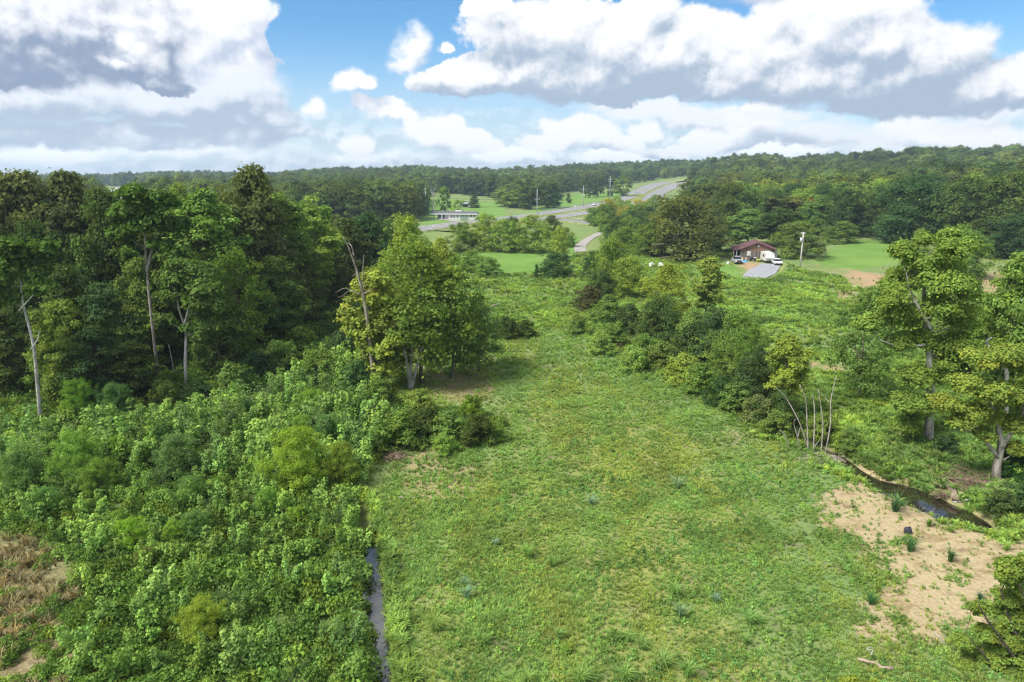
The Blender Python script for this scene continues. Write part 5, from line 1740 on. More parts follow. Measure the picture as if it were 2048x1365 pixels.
def window(parent, x, z, w, h, y, m=M_GLASS):
    f = part_box('window', (x, y, z), (w + 0.16, 0.10, h + 0.16), M_WHITE, parent)
    part_box('pane', (x, y - 0.04, z), (w, 0.06, h), m, f)
    part_box('muntin', (x, y - 0.075, z), (0.05, 0.03, h), M_WHITE, f)
    return f


def gable_roof(parent, x0, x1, y0, y1, ze, zr, m, over=0.4, along='x', thick=0.15):
    """two slabs meeting at a ridge along x or y"""
    mb = MB()
    if along == 'x':
        yc = (y0 + y1) / 2
        pts = [(y0 - over, ze), (yc, zr), (y1 + over, ze), (y1 + over, ze + thick), (yc, zr + thick), (y0 - over, ze + thick)]
        n = len(pts)
        P = [(x0 - over, a, b) for a, b in pts] + [(x1 + over, a, b) for a, b in pts]
    else:
        xc = (x0 + x1) / 2
        pts = [(x0 - over, ze), (xc, zr), (x1 + over, ze), (x1 + over, ze + thick), (xc, zr + thick), (x0 - over, ze + thick)]
        n = len(pts)
        P = [(a, y0 - over, b) for a, b in pts] + [(a, y1 + over, b) for a, b in pts]
    F = [[i, (i + 1) % n, n + (i + 1) % n, n + i] for i in range(n)]
    F += [[0, 1, 4, 5], [1, 2, 3, 4], [n + 5, n + 4, n + 1, n], [n + 4, n + 3, n + 2, n + 1]]
    mb.add(P, F)
    return mb.build('roof', m, parent)


def hip_roof(parent, x0, x1, y0, y1, ze, zr, m, over=0.4, ridge=0.35):
    a, b, c, d = x0 - over, x1 + over, y0 - over, y1 + over
    yc, L = (c + d) / 2, (b - a)
    P = [(a, c, ze), (b, c, ze), (b, d, ze), (a, d, ze), (a + L * ridge, yc, zr), (b - L * ridge, yc, zr),
         (a, c, ze - 0.18), (b, c, ze - 0.18), (b, d, ze - 0.18), (a, d, ze - 0.18)]
    mb = MB()
    mb.add(P, [[0, 1, 5, 4], [2, 3, 4, 5], [6, 7, 1, 0], [7, 8, 2, 1], [8, 9, 3, 2], [9, 6, 0, 3], [9, 8, 7, 6]])
    mb.add(P, [[1, 2, 5], [3, 0, 4]])
    return mb.build('roof', m, parent)


def ranch_house():
    p = at(912, 440)
    t = thing('ranch_house', 'long low white ranch house with a dark roof and a carport at its left end', 'house', tuple(p), D2R(-4))
    s = p.y / FOC                                    # metres per photo pixel here
    X = lambda px: (px - 912) * s
    part_box('wall', ((X(878) + X(953)) / 2, 4.2, 1.45), (X(953) - X(878), 8.0, 2.9), M_WALLW, t)
    mb = MB()
    mb.add([(X(861), -0.5, 2.9), (X(955), -0.5, 2.9), (X(955), 9, 2.9), (X(861), 9, 2.9), (X(868), 4, 4.1), (X(949), 4, 4.1)],
           [[0, 1, 5, 4], [2, 3, 4, 5], [3, 2, 1, 0]])
    mb.add([(X(861), -0.5, 2.9), (X(955), -0.5, 2.9), (X(955), 9, 2.9), (X(861), 9, 2.9), (X(868), 4, 4.1), (X(949), 4, 4.1)], [[1, 2, 5], [3, 0, 4]])
    roof = mb.build('roof', M_ROOFG, t)
    part_box('fascia', ((X(861) + X(955)) / 2, -0.53, 2.83), (X(955) - X(861), 0.08, 0.42), M_WHITE, roof)
    part_box('skylight_box', (X(915), 4.6, 4.2), (X(924) - X(911), 2, 0.5), M_WHITE, roof)
    part_box('carport_floor', ((X(868) + X(878)) / 2 + 1.5, 1.2, 0.08), (9.0, 5.0, 0.16), M_GRAVEL, t)
    for x in (X(872.5), X(883.5), X(892.5)):
        part_box('porch_post', (x, -0.6, 1.35), (0.22, 0.22, 2.7), M_WHITE, t)
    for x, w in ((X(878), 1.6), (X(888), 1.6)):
        part_box('porch_shade_panel', (x + 0.6, 0.16, 1.5), (w * 1.4, 0.12, 2.0), mat('porch_shade_paint', (0.10, 0.10, 0.10)), t)  # porch shade painted as a dark panel; the wall behind is closed
    for x in (X(902.5), X(908), X(915)):
        window(t, x, 1.65, 0.55, 1.1, 0.14)
    for x in (X(924.5), X(932.5)):
        d = part_box('garage_door', (x, 0.16, 1.2), (X(7.6) - X(0), 0.1, 2.3), M_DOORG, t)
        for k in range(4):
            part_box('panel', (x, 0.09, 0.4 + 0.55 * k), (X(7.2) - X(0), 0.05, 0.46), M_DOORG, d)
    for x, w in ((X(942), 1.2), (X(949), 1.0)):
        window(t, x, 1.9, w, 0.8, 0.14)
    return t


ranch_house()


def small_house(px, base, wpx, hpx, label, wall, roofm, kind_='gable', Y=None, name='house', front=0, roof_frac=0.45, painted_opening=False, cat='house', rz=0.0, depth=0.6, win=3):
    if Y is None:
        p = at(px, base)
    else:
        q = pix(px, base, Y)
        p = Vector((q[0], Y, min(q[2], H(q[0], Y))))
    s = p.y / FOC
    w = wpx * s
    h = hpx * s + (pix(px, base, p.y)[2] - p.z if Y else 0)
    ze = h * (1 - roof_frac)
    d = w * depth
    t = thing(name, label, cat, tuple(p), rz)
    if kind_ == 'front':
        mb = MB()
        mb.prism([(-w / 2, 0), (w / 2, 0), (w / 2, ze), (0, h - 0.1), (-w / 2, ze)], 0, d)
        mb.build('wall', wall, t)
        gable_roof(t, -w / 2, w / 2, 0, d, ze, h, roofm, 0.35, 'y')
    else:
        part_box('wall', (0, d / 2, ze / 2), (w, d, ze), wall, t)
        if kind_ == 'hip':
            hip_roof(t, -w / 2, w / 2, 0, d, ze + 0.18, h, roofm)
        else:
            gable_roof(t, -w / 2, w / 2, 0, d, ze, h, roofm)
    if painted_opening:
        part_box('doorway', (-w * 0.05, -0.03, ze * 0.42), (w * 0.42, 0.1, ze * 0.84), mat('interior_shade_paint', (0.02, 0.02, 0.022)), t)  # black panel on a closed wall, painted for the unlit inside
    for k in range(win):
        window(t, (-0.32 + 0.64 * k / max(win - 1, 1)) * w, ze * 0.62, w * 0.07, ze * 0.3, -0.04)
    return t


small_house(932, 415, 27, 12.5, 'small white garage with a dark open doorway on the lawn above the ranch house', M_WALLW, mat('tan_roof', (0.36, 0.30, 0.25)), 'front', painted_opening=True, win=0, name='garage', cat='garage', roof_frac=0.4)
small_house(240, 398, 46, 23, 'large white-walled house with a hipped grey roof far off above the left wood', mat('cream_wall', (0.62, 0.57, 0.50)), mat('light_grey_roof', (0.33, 0.32, 0.32)), 'hip', Y=640, win=5, roof_frac=0.38)
small_house(289, 396, 17, 12, 'small grey-roofed outbuilding right of the large white-walled house', M_WALLW, mat('blue_grey_roof', (0.27, 0.29, 0.31)), 'gable', Y=620, win=2, name='outbuilding', cat='building', roof_frac=0.3)
small_house(1456, 336, 11, 9, 'tiny white house high on the far wooded ridge', M_WALLW, mat('dark_roof', (0.13, 0.10, 0.09)), 'gable', Y=930, win=2)
small_house(1553, 332, 20, 14, 'pale gabled left wing of the big house on the far ridge', mat('stone_wall', (0.38, 0.36, 0.33)), mat('slate_roof', (0.22, 0.22, 0.23)), 'hip', Y=900, win=3)
small_house(1573, 333, 20, 13, 'long roofed right wing of the big house on the far ridge', mat('stone_wall_b', (0.36, 0.34, 0.31)), mat('slate_roof_b', (0.20, 0.20, 0.215)), 'hip', Y=915, win=3)
small_house(1502, 366, 10, 6, 'white house half hidden in the wooded valley right of the highway', M_WALLW, M_ROOFG, 'gable', Y=560, win=2)
small_house(1577, 373, 9, 5, 'tan roofed cabin half hidden in the hillside wood', M_WALLW, mat('tan_roof_b', (0.40, 0.34, 0.29)), 'gable', Y=520, win=1, name='cabin')
q = pix(-18, 600, 88)
ms = small_house(-18, 606, 90, 58, 'pale metal-roofed building showing through the trees at the left border', M_WALLW, mat('pale_metal_roof', (0.62, 0.63, 0.65), 0.45, 0.4, 0.1), 'gable', Y=88, win=0, name='metal_building', cat='building', roof_frac=0.5)


def barn():
    p = at(1512, 521)
    t = thing('barn', 'weathered wooden barn with a low red-brown metal roof', 'barn', tuple(p), D2R(-14))
    s = p.y * 1.0 / FOC
    X = lambda px: (px - 1512) * s
    ze, zr, d = 2.75, 4.55, 9.5
    xl, xr = X(1481), X(1547)
    mw = bpy.data.materials.new('weathered_boards')
    mw.use_nodes = True
    n = NT(mw.node_tree)
    b = n.n['Principled BSDF']
    b.inputs['Roughness'].default_value = 0.9
    at_ = n.n.new('ShaderNodeAttribute')
    at_.attribute_name = 'tint'
    rust = n.n.new('ShaderNodeAttribute')
    rust.attribute_name = 'warm'
    tc = n.n.new('ShaderNodeTexCoord').outputs['Object']
    ns = n.noise(n.vec('MULTIPLY', tc, (3, 3, 0.4)), 2.5, 4, 0.6)
    c = n.mix(at_.outputs['Fac'], (0.085, 0.075, 0.066), (0.23, 0.215, 0.20))
    c = n.mix(n.math('MULTIPLY', rust.outputs['Fac'], n.ramp(ns, 0.3, 0.55)), c, (0.30, 0.135, 0.06))
    n.l.new(c, b.inputs['Base Color'])
    r = np.random.default_rng(8)
    V, F, Tn, Wn = [], [], [], []
    nb = 34
    for i in range(nb):
        x0 = xl + (xr - xl) * i / nb
        x1 = xl + (xr - xl) * (i + 0.93) / nb
        zt = lambda x: ze + (zr - ze) * (1 - abs(x) / max(-xl, xr) * 1.0) - 0.08
        split = ze - 0.45 + 0.05 * math.sin(i)
        y = -0.06 - r.uniform(0, 0.035)
        tn = r.uniform(0, 1)
        for (a, bz, warm) in ((0.0, split, r.uniform(0, 0.18)), (split + 0.01, None, r.uniform(0.35, 0.95))):
            k = len(V)
            top0, top1 = (zt(x0), zt(x1)) if bz is None else (bz, bz)
            V += [(x0, y, a), (x1, y, a), (x1, y, top1), (x0, y, top0), (x0, 0, a), (x1, 0, a), (x1, 0, top1), (x0, 0, top0)]
            F += [(k, k + 1, k + 2, k + 3), (k + 1, k + 5, k + 6, k + 2), (k + 4, k, k + 3, k + 7), (k + 3, k + 2, k + 6, k + 7)]
            Tn += [tn] * 8
            Wn += [warm] * 8
    wl = MB()
    wl.prism([(xl, 0), (xr, 0), (xr, ze - 0.05), (0, zr - 0.12), (xl, ze - 0.05)], 0.01, d)
    wall = wl.build('wall', mat('board_backing', (0.12, 0.10, 0.085), 0.9), t)
    sd_ = mesh_obj('siding', np.array(V), np.array(F), [mw], wall, attrs={'tint': Tn, 'warm': Wn})
    tag(sd_, kind='stuff')
    # roof with ribs
    x0, x1 = X(1466.5), X(1551)
    zl, zrr = ze - (abs(x0) - abs(xl)) * 0.16, ze - (x1 - xr) * 0.42
    mb = MB()
    P = []
    for y in (-0.7, d + 0.5):
        P += [(x0, y, zl), (xl, y, ze + 0.1), (0, y, zr), (xr, y, ze + 0.02), (x1, y, zrr)]
    P += [(a, b_, c_ + 0.13) for a, b_, c_ in P]
    F = []
    for i in range(4):
        F += [[10 + i, 11 + i, 16 + i, 15 + i], [i + 5, i + 6, i + 1, i], [i, i + 1, 11 + i, 10 + i], [i + 16, i + 6, i + 5, i + 15][::-1]]
    F += [[0, 10, 15, 5], [4, 9, 19, 14]]
    mb.add(P, F)
    roof = mb.build('roof', M_ROOFR, t)
    rb = MB()
    for (a, za, bx, zb) in ((x0, zl, xl, ze + 0.1), (xl, ze + 0.1, 0, zr), (0, zr, xr, ze + 0.02), (xr, ze + 0.02, x1, zrr)):
        for k in range(20):
            y = -0.6 + k * (d + 1.0) / 19
            rb.tube([(a, y, za + 0.15), (bx, y, zb + 0.15)], 0.035, 4, cap=False)
    tag(rb.build('roof_rib', M_ROOFR, roof), kind='stuff')
    part_box('vent', (X(1514.5), -0.14, 3.75), (0.42, 0.1, 0.6), mat('vent_grey', (0.45, 0.47, 0.5)), t)
    window(t, X(1497), 1.75, 0.75, 1.05, -0.16, mat('curtained_glass', (0.55, 0.50, 0.40), 0.3))
    window(t, X(1533), 2.15, 0.95, 0.7, -0.16)
    part_box('door', (X(1549), 0.4, 1.2), (0.5, 0.12, 2.1), mat('pale_door', (0.45, 0.50, 0.55)), t)
    for x in (X(1468), X(1474)):
        part_box('porch_post', (x, -0.5, 1.15), (0.14, 0.14, 2.3), mat('post_white', (0.45, 0.45, 0.45)), t)
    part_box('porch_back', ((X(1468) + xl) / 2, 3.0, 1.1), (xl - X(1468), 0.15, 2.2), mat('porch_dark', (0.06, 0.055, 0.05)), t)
    return t


barn()

# ------------------------------------------------------------------ vehicles


def car_mesh(L, W_, Hh, hood, cab0, cab1, zb=0.35):
    """side outline swept across, cab narrowed"""
    body = MB()
    body.prism([(-L / 2, zb), (L / 2, zb), (L / 2, zb + 0.32), (L / 2 - 0.15, hood), (cab1 + 0.35, hood + 0.06), (cab0 - 0.35, hood + 0.06), (-L / 2 + 0.1, hood), (-L / 2, zb + 0.35)], -W_ / 2, W_ / 2)
    cab = MB()
    w0, w1 = W_ / 2 - 0.06, W_ / 2 - 0.22
    P = [(cab0 - 0.35, -w0, hood + 0.05), (cab1 + 0.4, -w0, hood + 0.05), (cab1 - 0.25, -w1, Hh), (cab0 + 0.15, -w1, Hh), (cab0 - 0.35, w0, hood + 0.05), (cab1 + 0.4, w0, hood + 0.05), (cab1 - 0.25, w1, Hh), (cab0 + 0.15, w1, Hh)]
    cab.add(P, [[0, 1, 2, 3], [5, 4, 7, 6], [1, 5, 6, 2], [4, 0, 3, 7]])
    top = MB()
    top.box(((cab0 + cab1) / 2 - 0.05, 0, Hh + 0.01), (cab1 - cab0 - 0.30, 2 * w1 + 0.02, 0.07))
    return body, cab, top


def car(name, label, cat, loc, rz, paint, L=4.5, W_=1.78, Hh=1.45, hood=0.92, cab0=-1.2, cab1=0.9):
    t = thing(name, label, cat, loc, rz)
    body, cab, top = car_mesh(L, W_, Hh, hood, cab0, cab1)
    b = body.build('body', paint, t)
    cab.build('window', M_GLASS, t)
    top.build('roof', paint, t)
    for x in (L * 0.31, -L * 0.31):
        for y in (W_ / 2 - 0.08, -W_ / 2 + 0.08):
            mb = MB()
            mb.tube([(x, y - 0.11, 0.34), (x, y + 0.11, 0.34)], 0.34, 12)
            w = mb.build('wheel', M_BLACK, t)
            mb = MB()
            mb.tube([(x, y - 0.125, 0.34), (x, y + 0.125, 0.34)], 0.2, 8)
            mb.build('rim', M_STEEL, w)
    for y in (0.58, -0.58):
        part_box('headlight', (L / 2 + 0.005, y, 0.72), (0.05, 0.36, 0.15), mat('lamp_glass', (0.8, 0.8, 0.78), 0.15), t)
        part_box('tail_light', (-L / 2 - 0.005, y, 0.75), (0.05, 0.30, 0.15), mat('tail_red', (0.4, 0.02, 0.02), 0.3), t)
    part_box('bumper', (L / 2 + 0.03, 0, 0.47), (0.12, W_ * 0.96, 0.2), M_BLACK, t)
    part_box('bumper', (-L / 2 - 0.03, 0, 0.47), (0.12, W_ * 0.96, 0.2), paint, t)
    return t


M_CARW = mat('car_white', (0.72, 0.73, 0.74), 0.25, 0.5)
M_CARS = mat('car_silver', (0.50, 0.52, 0.54), 0.3, 0.5, 0.3)


def on_road(px, Q):
    u, v, f = project(Q)
    i = int(np.argmin(np.abs(u - px)))
    d = Q[min(i + 1, len(Q) - 1)] - Q[max(i - 1, 0)]
    return Q[i], math.atan2(d[1], d[0])


p, a = on_road(1181, QA)
car('car', 'white car driving on the near stretch of the highway', 'car', (p[0] + 1.5, p[1] - 1.5, p[2]), a + math.pi, M_CARW)
p, a = on_road(1268, QA)
car('van', 'pale van further up the highway beside the median', 'van', (p[0] + 3.0, p[1] - 1.0, p[2]), a, M_CARS, 5.4, 1.95, 2.0, 1.15, -2.2, 1.4)
p = at(1473.5, 526.5)
tk = car('pickup_truck', 'light grey pickup truck with a dark grille parked at the left end of the barn', 'pickup truck', tuple(p), D2R(-95), M_CARS, 5.0, 1.82, 1.75, 1.08, -0.5, 0.95)
part_box('grille', (2.53, 0, 0.82), (0.08, 1.2, 0.34), M_BLACK, tk)
p = at(1553.5, 529.5)
car('car', 'white car half hidden by the bushes at the right end of the barn', 'car', tuple(p), D2R(-100), M_CARW)
p = at(2045, 604)
car('car', 'white car behind the foliage at the right border', 'car', tuple(p), D2R(10), M_CARW, 4.8)


def camper():
    p = at(1534, 525)
    t = thing('camper_trailer', 'white camper trailer parked in front of the barn, its sloping nose towards the camera', 'camper trailer', tuple(p), D2R(-93))
    L, W_ = 5.0, 2.15
    mb = MB()
    mb.prism([(-L / 2, 0.55), (L / 2 - 0.25, 0.55), (L / 2, 1.25), (L / 2 - 0.75, 2.55), (-L / 2 + 0.2, 2.65), (-L / 2, 2.4)], -W_ / 2, W_ / 2)
    mb.build('body', mat('camper_white', (0.52, 0.52, 0.48), 0.5, 0.3, var=0.06, vscale=0.8), t)
    # front window and seam on the sloping face
    mw = MB()
    mw.add([(L / 2 - 0.66, 0.55, 2.42), (L / 2 - 0.66, 0.92, 2.42), (L / 2 - 0.53, 0.92, 2.15), (L / 2 - 0.53, 0.55, 2.15)], [[0, 1, 2, 3], [3, 2, 1, 0]])
    mw.build('window', M_GLASS, t)
    part_box('seam', (L / 2 + 0.0, 0, 1.26), (0.06, W_ * 0.98, 0.06), mat('seam_grey', (0.3, 0.3, 0.3)), t)
    part_box('vent', (-0.6, 0, 2.7), (0.6, 0.6, 0.18), M_WHITE, t)
    part_box('side_window', (0.2, -W_ / 2 - 0.01, 1.8), (1.1, 0.05, 0.6), M_GLASS, t)
    for y in (-W_ / 2 + 0.15, W_ / 2 - 0.15):
        mb = MB()
        mb.tube([(-0.5, y - 0.1, 0.34), (-0.5, y + 0.1, 0.34)], 0.34, 12)
        mb.build('wheel', M_BLACK, t)
    mb = MB()
    mb.tube([(L / 2 - 0.3, 0.6, 0.5), (L / 2 + 0.9, 0, 0.5), (L / 2 - 0.3, -0.6, 0.5)], 0.05, 5)
    mb.tube([(L / 2 + 0.85, 0, 0.05), (L / 2 + 0.85, 0, 0.9)], 0.05, 6)
    mb.build('hitch', M_BLACK, t)
    mb = MB()
    mb.tube([(L / 2 + 0.35, -0.2, 0.55), (L / 2 + 0.35, -0.2, 0.95)], 0.16, 8)
    mb.build('gas_bottle', M_BLACK, t)


camper()

# ------------------------------------------------------------------ clutter round the barn


def lump(name, label, cat, px, py, build, m, rz=0.0, lift=0.0):
    p = at(px, py)
    mb = MB()
    build(mb)
    o = mb.build(name, m)
    o.location = (p.x, p.y, p.z + lift)
    o.rotation_euler = (0, 0, rz)
    tag(o, label, cat)
    return o


def crumple(mb, w, d, h, seed, n=9):
    r = np.random.default_rng(seed)
    g = np.linspace(-1, 1, n)
    X, Y = np.meshgrid(g, g)
    Z = h * np.clip(1 - np.maximum(np.abs(X), np.abs(Y)) ** 3, 0, 1) * (0.55 + 0.45 * r.uniform(0, 1, X.shape))
    i = np.arange(n * n).reshape(n, n)
    mb.add(np.c_[(X * w / 2 * (1 + 0.12 * r.normal(size=X.shape))).ravel(), (Y * d / 2 * (1 + 0.12 * r.normal(size=X.shape))).ravel(), Z.ravel()],
           np.stack([i[:-1, :-1], i[:-1, 1:], i[1:, 1:], i[1:, :-1]], -1).reshape(-1, 4))


lump('tarp', 'blue tarp crumpled on the ground in front of the barn', 'tarp', 1489, 524.5, lambda b: crumple(b, 1.7, 1.0, 0.45, 1), mat('blue_tarp', (0.05, 0.30, 0.55), 0.5, 0.3))
lump('board', 'tan board leaning on the barn wall above the blue tarp', 'board', 1484.5, 522, lambda b: b.add([(-0.22, 0, 0), (0.22, 0, 0), (0.22, 0.25, 0.95), (-0.22, 0.25, 0.95), (-0.22, 0.06, 0), (0.22, 0.06, 0), (0.22, 0.31, 0.95), (-0.22, 0.31, 0.95)], [[0, 1, 2, 3], [5, 4, 7, 6], [1, 5, 6, 2], [4, 0, 3, 7], [3, 2, 6, 7]]), mat('tan_board', (0.55, 0.42, 0.22)))


def mower():
    p = at(1517.5, 524)
    t = thing('garden_cart', 'yellow-green garden cart on the ground left of the camper trailer', 'cart', tuple(p), 0.3)
    mb = MB()
    mb.box((0, 0, 0.5), (0.95, 0.7, 0.32), taper=1.15)
    mb.build('tub', mat('cart_yellow', (0.55, 0.60, 0.08), 0.5), t)
    for x in (-0.35, 0.35):
        mb = MB()
        mb.tube([(x, -0.36, 0.2), (x, -0.26, 0.2)], 0.2, 10)
        mb.build('wheel', M_BLACK, t)
    mb = MB()
    mb.tube([(0.45, 0, 0.5), (0.9, 0, 0.9)], 0.03, 5)
    mb.build('handle', M_BLACK, t)


mower()


def atv():
    p = at(1505.5, 522.5)
    t = thing('quad_bike', 'black and white quad bike in front of the barn wall', 'quad bike', tuple(p), -0.5)
    mb = MB()
    mb.prism([(-0.8, 0.5), (0.8, 0.5), (0.75, 0.85), (0.2, 0.75), (-0.5, 0.85)], -0.3, 0.3)
    mb.build('body', M_BLACK, t)
    part_box('fender', (0.55, 0, 0.9), (0.55, 0.9, 0.12), M_WHITE, t)
    part_box('seat', (-0.25, 0, 0.9), (0.7, 0.32, 0.16), M_BLACK, t)
    mb = MB()
    mb.tube([(0.35, -0.4, 1.15), (0.35, 0.4, 1.15)], 0.03, 5)
    mb.tube([(0.45, 0, 0.8), (0.35, 0, 1.15)], 0.03, 5)
    mb.build('handlebar', M_BLACK, t)
    for x in (-0.55, 0.55):
        for y in (-0.4, 0.4):
            mb = MB()
            mb.tube([(x, y - 0.12, 0.28), (x, y + 0.12, 0.28)], 0.28, 10)
            mb.build('wheel', M_BLACK, t)


atv()


def drum(px, py, label, m, r=0.29, h=0.85, rz=0.0, lying=False):
    p = at(px, py)
    mb = MB()
    pts = [(0, 0, 0), (0, 0, h * 0.33), (0, 0, h * 0.34), (0, 0, h * 0.66), (0, 0, h * 0.67), (0, 0, h)]
    rad = [r, r, r * 1.06, r, r * 1.06, r * 0.97]
    if lying:
        pts = [(z - h / 2, 0, r) for (_, _, z) in pts]
    mb.tube(pts, rad, 12)
    o = mb.build('drum', m)
    o.location = p
    o.rotation_euler = (0, 0, rz)
    tag(o, label, 'drum')


drum(1492.5, 521.5, 'pale brown drum by the barn wall right of the tan board', mat('drum_tan', (0.42, 0.34, 0.28)), 0.28, 0.8)
drum(1456, 528.5, 'white drum at the edge of the dark tree left of the pickup', M_WHITE, 0.3, 0.6)
drum(1462, 530, 'small red tub on the lawn left of the pickup', mat('tub_red', (0.40, 0.10, 0.07)), 0.22, 0.35)


def tank(px, py, w, label, rz):
    p = at(px, py)
    t = thing('plastic_tank', label, 'tank', tuple(p), rz)
    mb = MB()
    mb.box((0, 0, 0.52), (w, 1.0, 0.85), taper=0.86)
    mb.build('body', M_WHITE, t)
    mb = MB()
    mb.tube([(w * 0.2, -0.1, 0.94), (w * 0.2, -0.1, 1.06)], 0.16, 10)
    mb.build('cap', mat('cap_green', (0.12, 0.35, 0.14)), t)
    part_box('skid', (0, 0, 0.05), (w * 0.9, 0.9, 0.1), M_BLACK, t)


tank(1303, 534, 0.95, 'smaller white plastic tank left of the bare pale limbs', 0.35)
tank(1322, 534, 1.35, 'larger white plastic tank left of the bare pale limbs', -0.2)

# road signs and small roadside things


def sign(px, py, toppy, label, m, shape='round'):
    p = at(px, py)
    h = pix(px, toppy, p.y)[2] - p.z
    t = thing('road_sign', label, 'sign', tuple(p))
    mb = MB()
    mb.tube([(0, 0, 0), (0, 0, h)], 0.06, 6)
    mb.build('sign_post', M_STEEL, t)
    if shape == 'round':
        mb = MB()
        mb.tube([(0, -0.1, h - 0.5), (0, -0.06, h - 0.5)], 0.55, 14)
        mb.build('sign_face', m, t)
    else:
        part_box('sign_face', (0, -0.08, h - 0.45), (0.9, 0.05, 0.9), m, t)


sign(1187, 413, 405.5, 'pale round road sign above the white car', mat('sign_cream', (0.72, 0.70, 0.48)))
sign(1149.5, 416.5, 411, 'white marker post on the verge left of the power pole by the white car', M_WHITE, 'square')
sign(1226, 399, 394.5, 'white marker board right of the tall three-armed pole', M_WHITE, 'square')
sign(1369, 364, 355.5, 'sign with a reddish panel where the highway leaves sight', mat('sign_red', (0.45, 0.25, 0.24)), 'square')
mbx = at(867, 459)
t = thing('mailbox', 'white mailbox beside the road below the ranch house', 'mailbox', tuple(mbx))
part_box('mailbox_post', (0, 0, 0.5), (0.12, 0.12, 1.0), M_POLE, t)
part_box('box', (0, 0, 1.2), (0.7, 0.5, 0.45), M_WHITE, t)

# ------------------------------------------------------------------ logs, brush and litter on the ground
M_LOG = bark_mat('log_wood', (0.17, 0.13, 0.09), (0.34, 0.27, 0.20), 3.0)
M_STICK = bark_mat('stick_wood', (0.22, 0.18, 0.14), (0.42, 0.37, 0.30), 4.0)


def log(a, b, r0, r1, label, m=M_LOG, name='log', cat='log', lift=0.1, bend=0.1, twigs=0, seed=0):
    p, q = at(*a), at(*b)
    rr = np.random.default_rng(seed)
    d = np.array(q - p)
    t = np.linspace(0, 1, 7)[:, None]
    P = t * d + np.array([0, 0, lift]) + np.r_[[[0, 0, 0]], rr.normal(0, bend, (5, 3)) * np.array([1, 1, 0.4]), [[0, 0, 0]]]
    mb = MB()
    mb.tube(P, np.linspace(r0, r1, 7), 7)
    for k in range(twigs):
        s = P[1 + k % 5]
        e = s + np.array([rr.normal(0, 0.5), rr.normal(0, 0.5), rr.uniform(0.1, 0.7)])
        mb.tube([s, (s + e) / 2 + rr.normal(0, 0.06, 3), e], [r1 * 0.5, r1 * 0.35, r1 * 0.1], 4)
    o = mb.build(name, m, None, True)
    o.location = p
    tag(o, label, cat)


log((1894, 974), (1919, 1001), 0.20, 0.26, 'pale cut log lying on the far bank of the creek pool')
log((1912, 975), (1932, 992), 0.10, 0.08, 'thin pale log right of the pale cut log')
log((1868, 968), (1890, 975), 0.10, 0.07, 'short split log at the left of the brush pile')
log((1905, 1008), (1945, 1000), 0.09, 0.05, 'whitish branch at the water edge below the cut log', M_PALE, 'branch', 'branch')
log((1714, 1322), (1786, 1341), 0.075, 0.10, 'pale log lying in the weeds near the bottom right', M_LOG)
log((1740, 1325), (1741, 1308), 0.03, 0.02, 'pale broken stick standing out of the bottom right log', M_PALE, 'stick', 'stick', 0.4)
log((1818, 1030), (1872, 1024), 0.05, 0.03, 'bent branch lying on the sand beside the pool', M_STICK, 'branch', 'branch', 0.06, 0.12, 5, 3)
log((797, 997), (842, 998), 0.05, 0.04, 'pale stick lying on the grass right of the ditch', M_STICK, 'stick', 'stick', 0.08, 0.05)
log((1120, 1298), (1150, 1308), 0.05, 0.03, 'pale fallen stick near the bottom of the field', M_STICK, 'stick', 'stick', 0.08, 0.05)
log((1868, 1268), (1892, 1290), 0.025, 0.015, 'thin pale stick on the sand near the bottom right sycamore', M_PALE, 'stick', 'stick', 0.06, 0.05)
log((1104, 1368), (1108, 1352), 0.06, 0.05, 'reddish stub of wood at the bottom border', M_LOG, 'wood_stub', 'stub', 0.1, 0.0)
log((1187, 642), (1196, 646), 0.22, 0.16, 'whitish log end on the weedy mound', M_PALE)
log((1303, 671), (1312, 675), 0.20, 0.12, 'whitish log end under the creek-side row', M_PALE)
log((1280, 702), (1290, 704), 0.10, 0.06, 'forked whitish stick in the weeds before the creek-side row', M_PALE, 'stick', 'stick', 0.3, 0.1, 3, 5)
log((985, 632), (1000, 627), 0.16, 0.10, 'broken grey limb poking out of the sprawling tree over the grass', M_STICK, 'branch', 'branch', 1.6, 0.05)


def brush(px, py, w, h, n, label, m, seed):
    p = at(px, py)
    r = np.random.default_rng(seed)
    mb = MB()
    D = p.y / CP
    w = w * D / FOC
    h = h * D / FOC
    for i in range(n):
        a = r.uniform(0, 6.283)
        c = np.array([r.normal(0, w * 0.24), r.normal(0, w * 0.2), abs(r.normal(0, h * 0.35))])
        l = r.uniform(0.25, 0.7) * w * 0.5
        d = np.array([math.cos(a), math.sin(a), r.uniform(-0.15, 0.35)])
        s, e = c - d * l, c + d * l
        s[2], e[2] = max(s[2], 0.0), max(e[2], 0.02)
        mb.tube([s, (s + e) / 2 + r.normal(0, 0.05, 3) * w * 0.4, e], [0.022, 0.018, 0.006], 3, cap=False)
    o = mb.build('brush_pile', m)
    o.location = p
    tag(o, label, 'brush pile')


M_BRUSH = bark_mat('dead_brush', (0.14, 0.09, 0.06), (0.30, 0.22, 0.16), 4.0)
brush(1935, 968, 110, 30, 260, 'brown brush pile of dead branches behind the pale cut log', M_BRUSH, 1)
brush(1885, 992, 40, 14, 80, 'reddish-brown heap of twigs at the edge of the pool', M_BRUSH, 2)
brush(1648, 922, 70, 16, 120, 'tangle of dead twigs at the foot of the bare stems', M_STICK, 3)
brush(1222, 690, 60, 14, 110, 'brown heap of sticks at the foot of the weedy mound', M_BRUSH, 4)
brush(792, 918, 50, 22, 130, 'reddish-brown dead brush at the head of the ditch', M_BRUSH, 5)
brush(1330, 684, 50, 12, 70, 'brown twigs under the upper creek-side trees', M_BRUSH, 6)
brush(690, 1010, 40, 26, 90, 'dead grey stalks over the ditch head', M_STICK, 7)


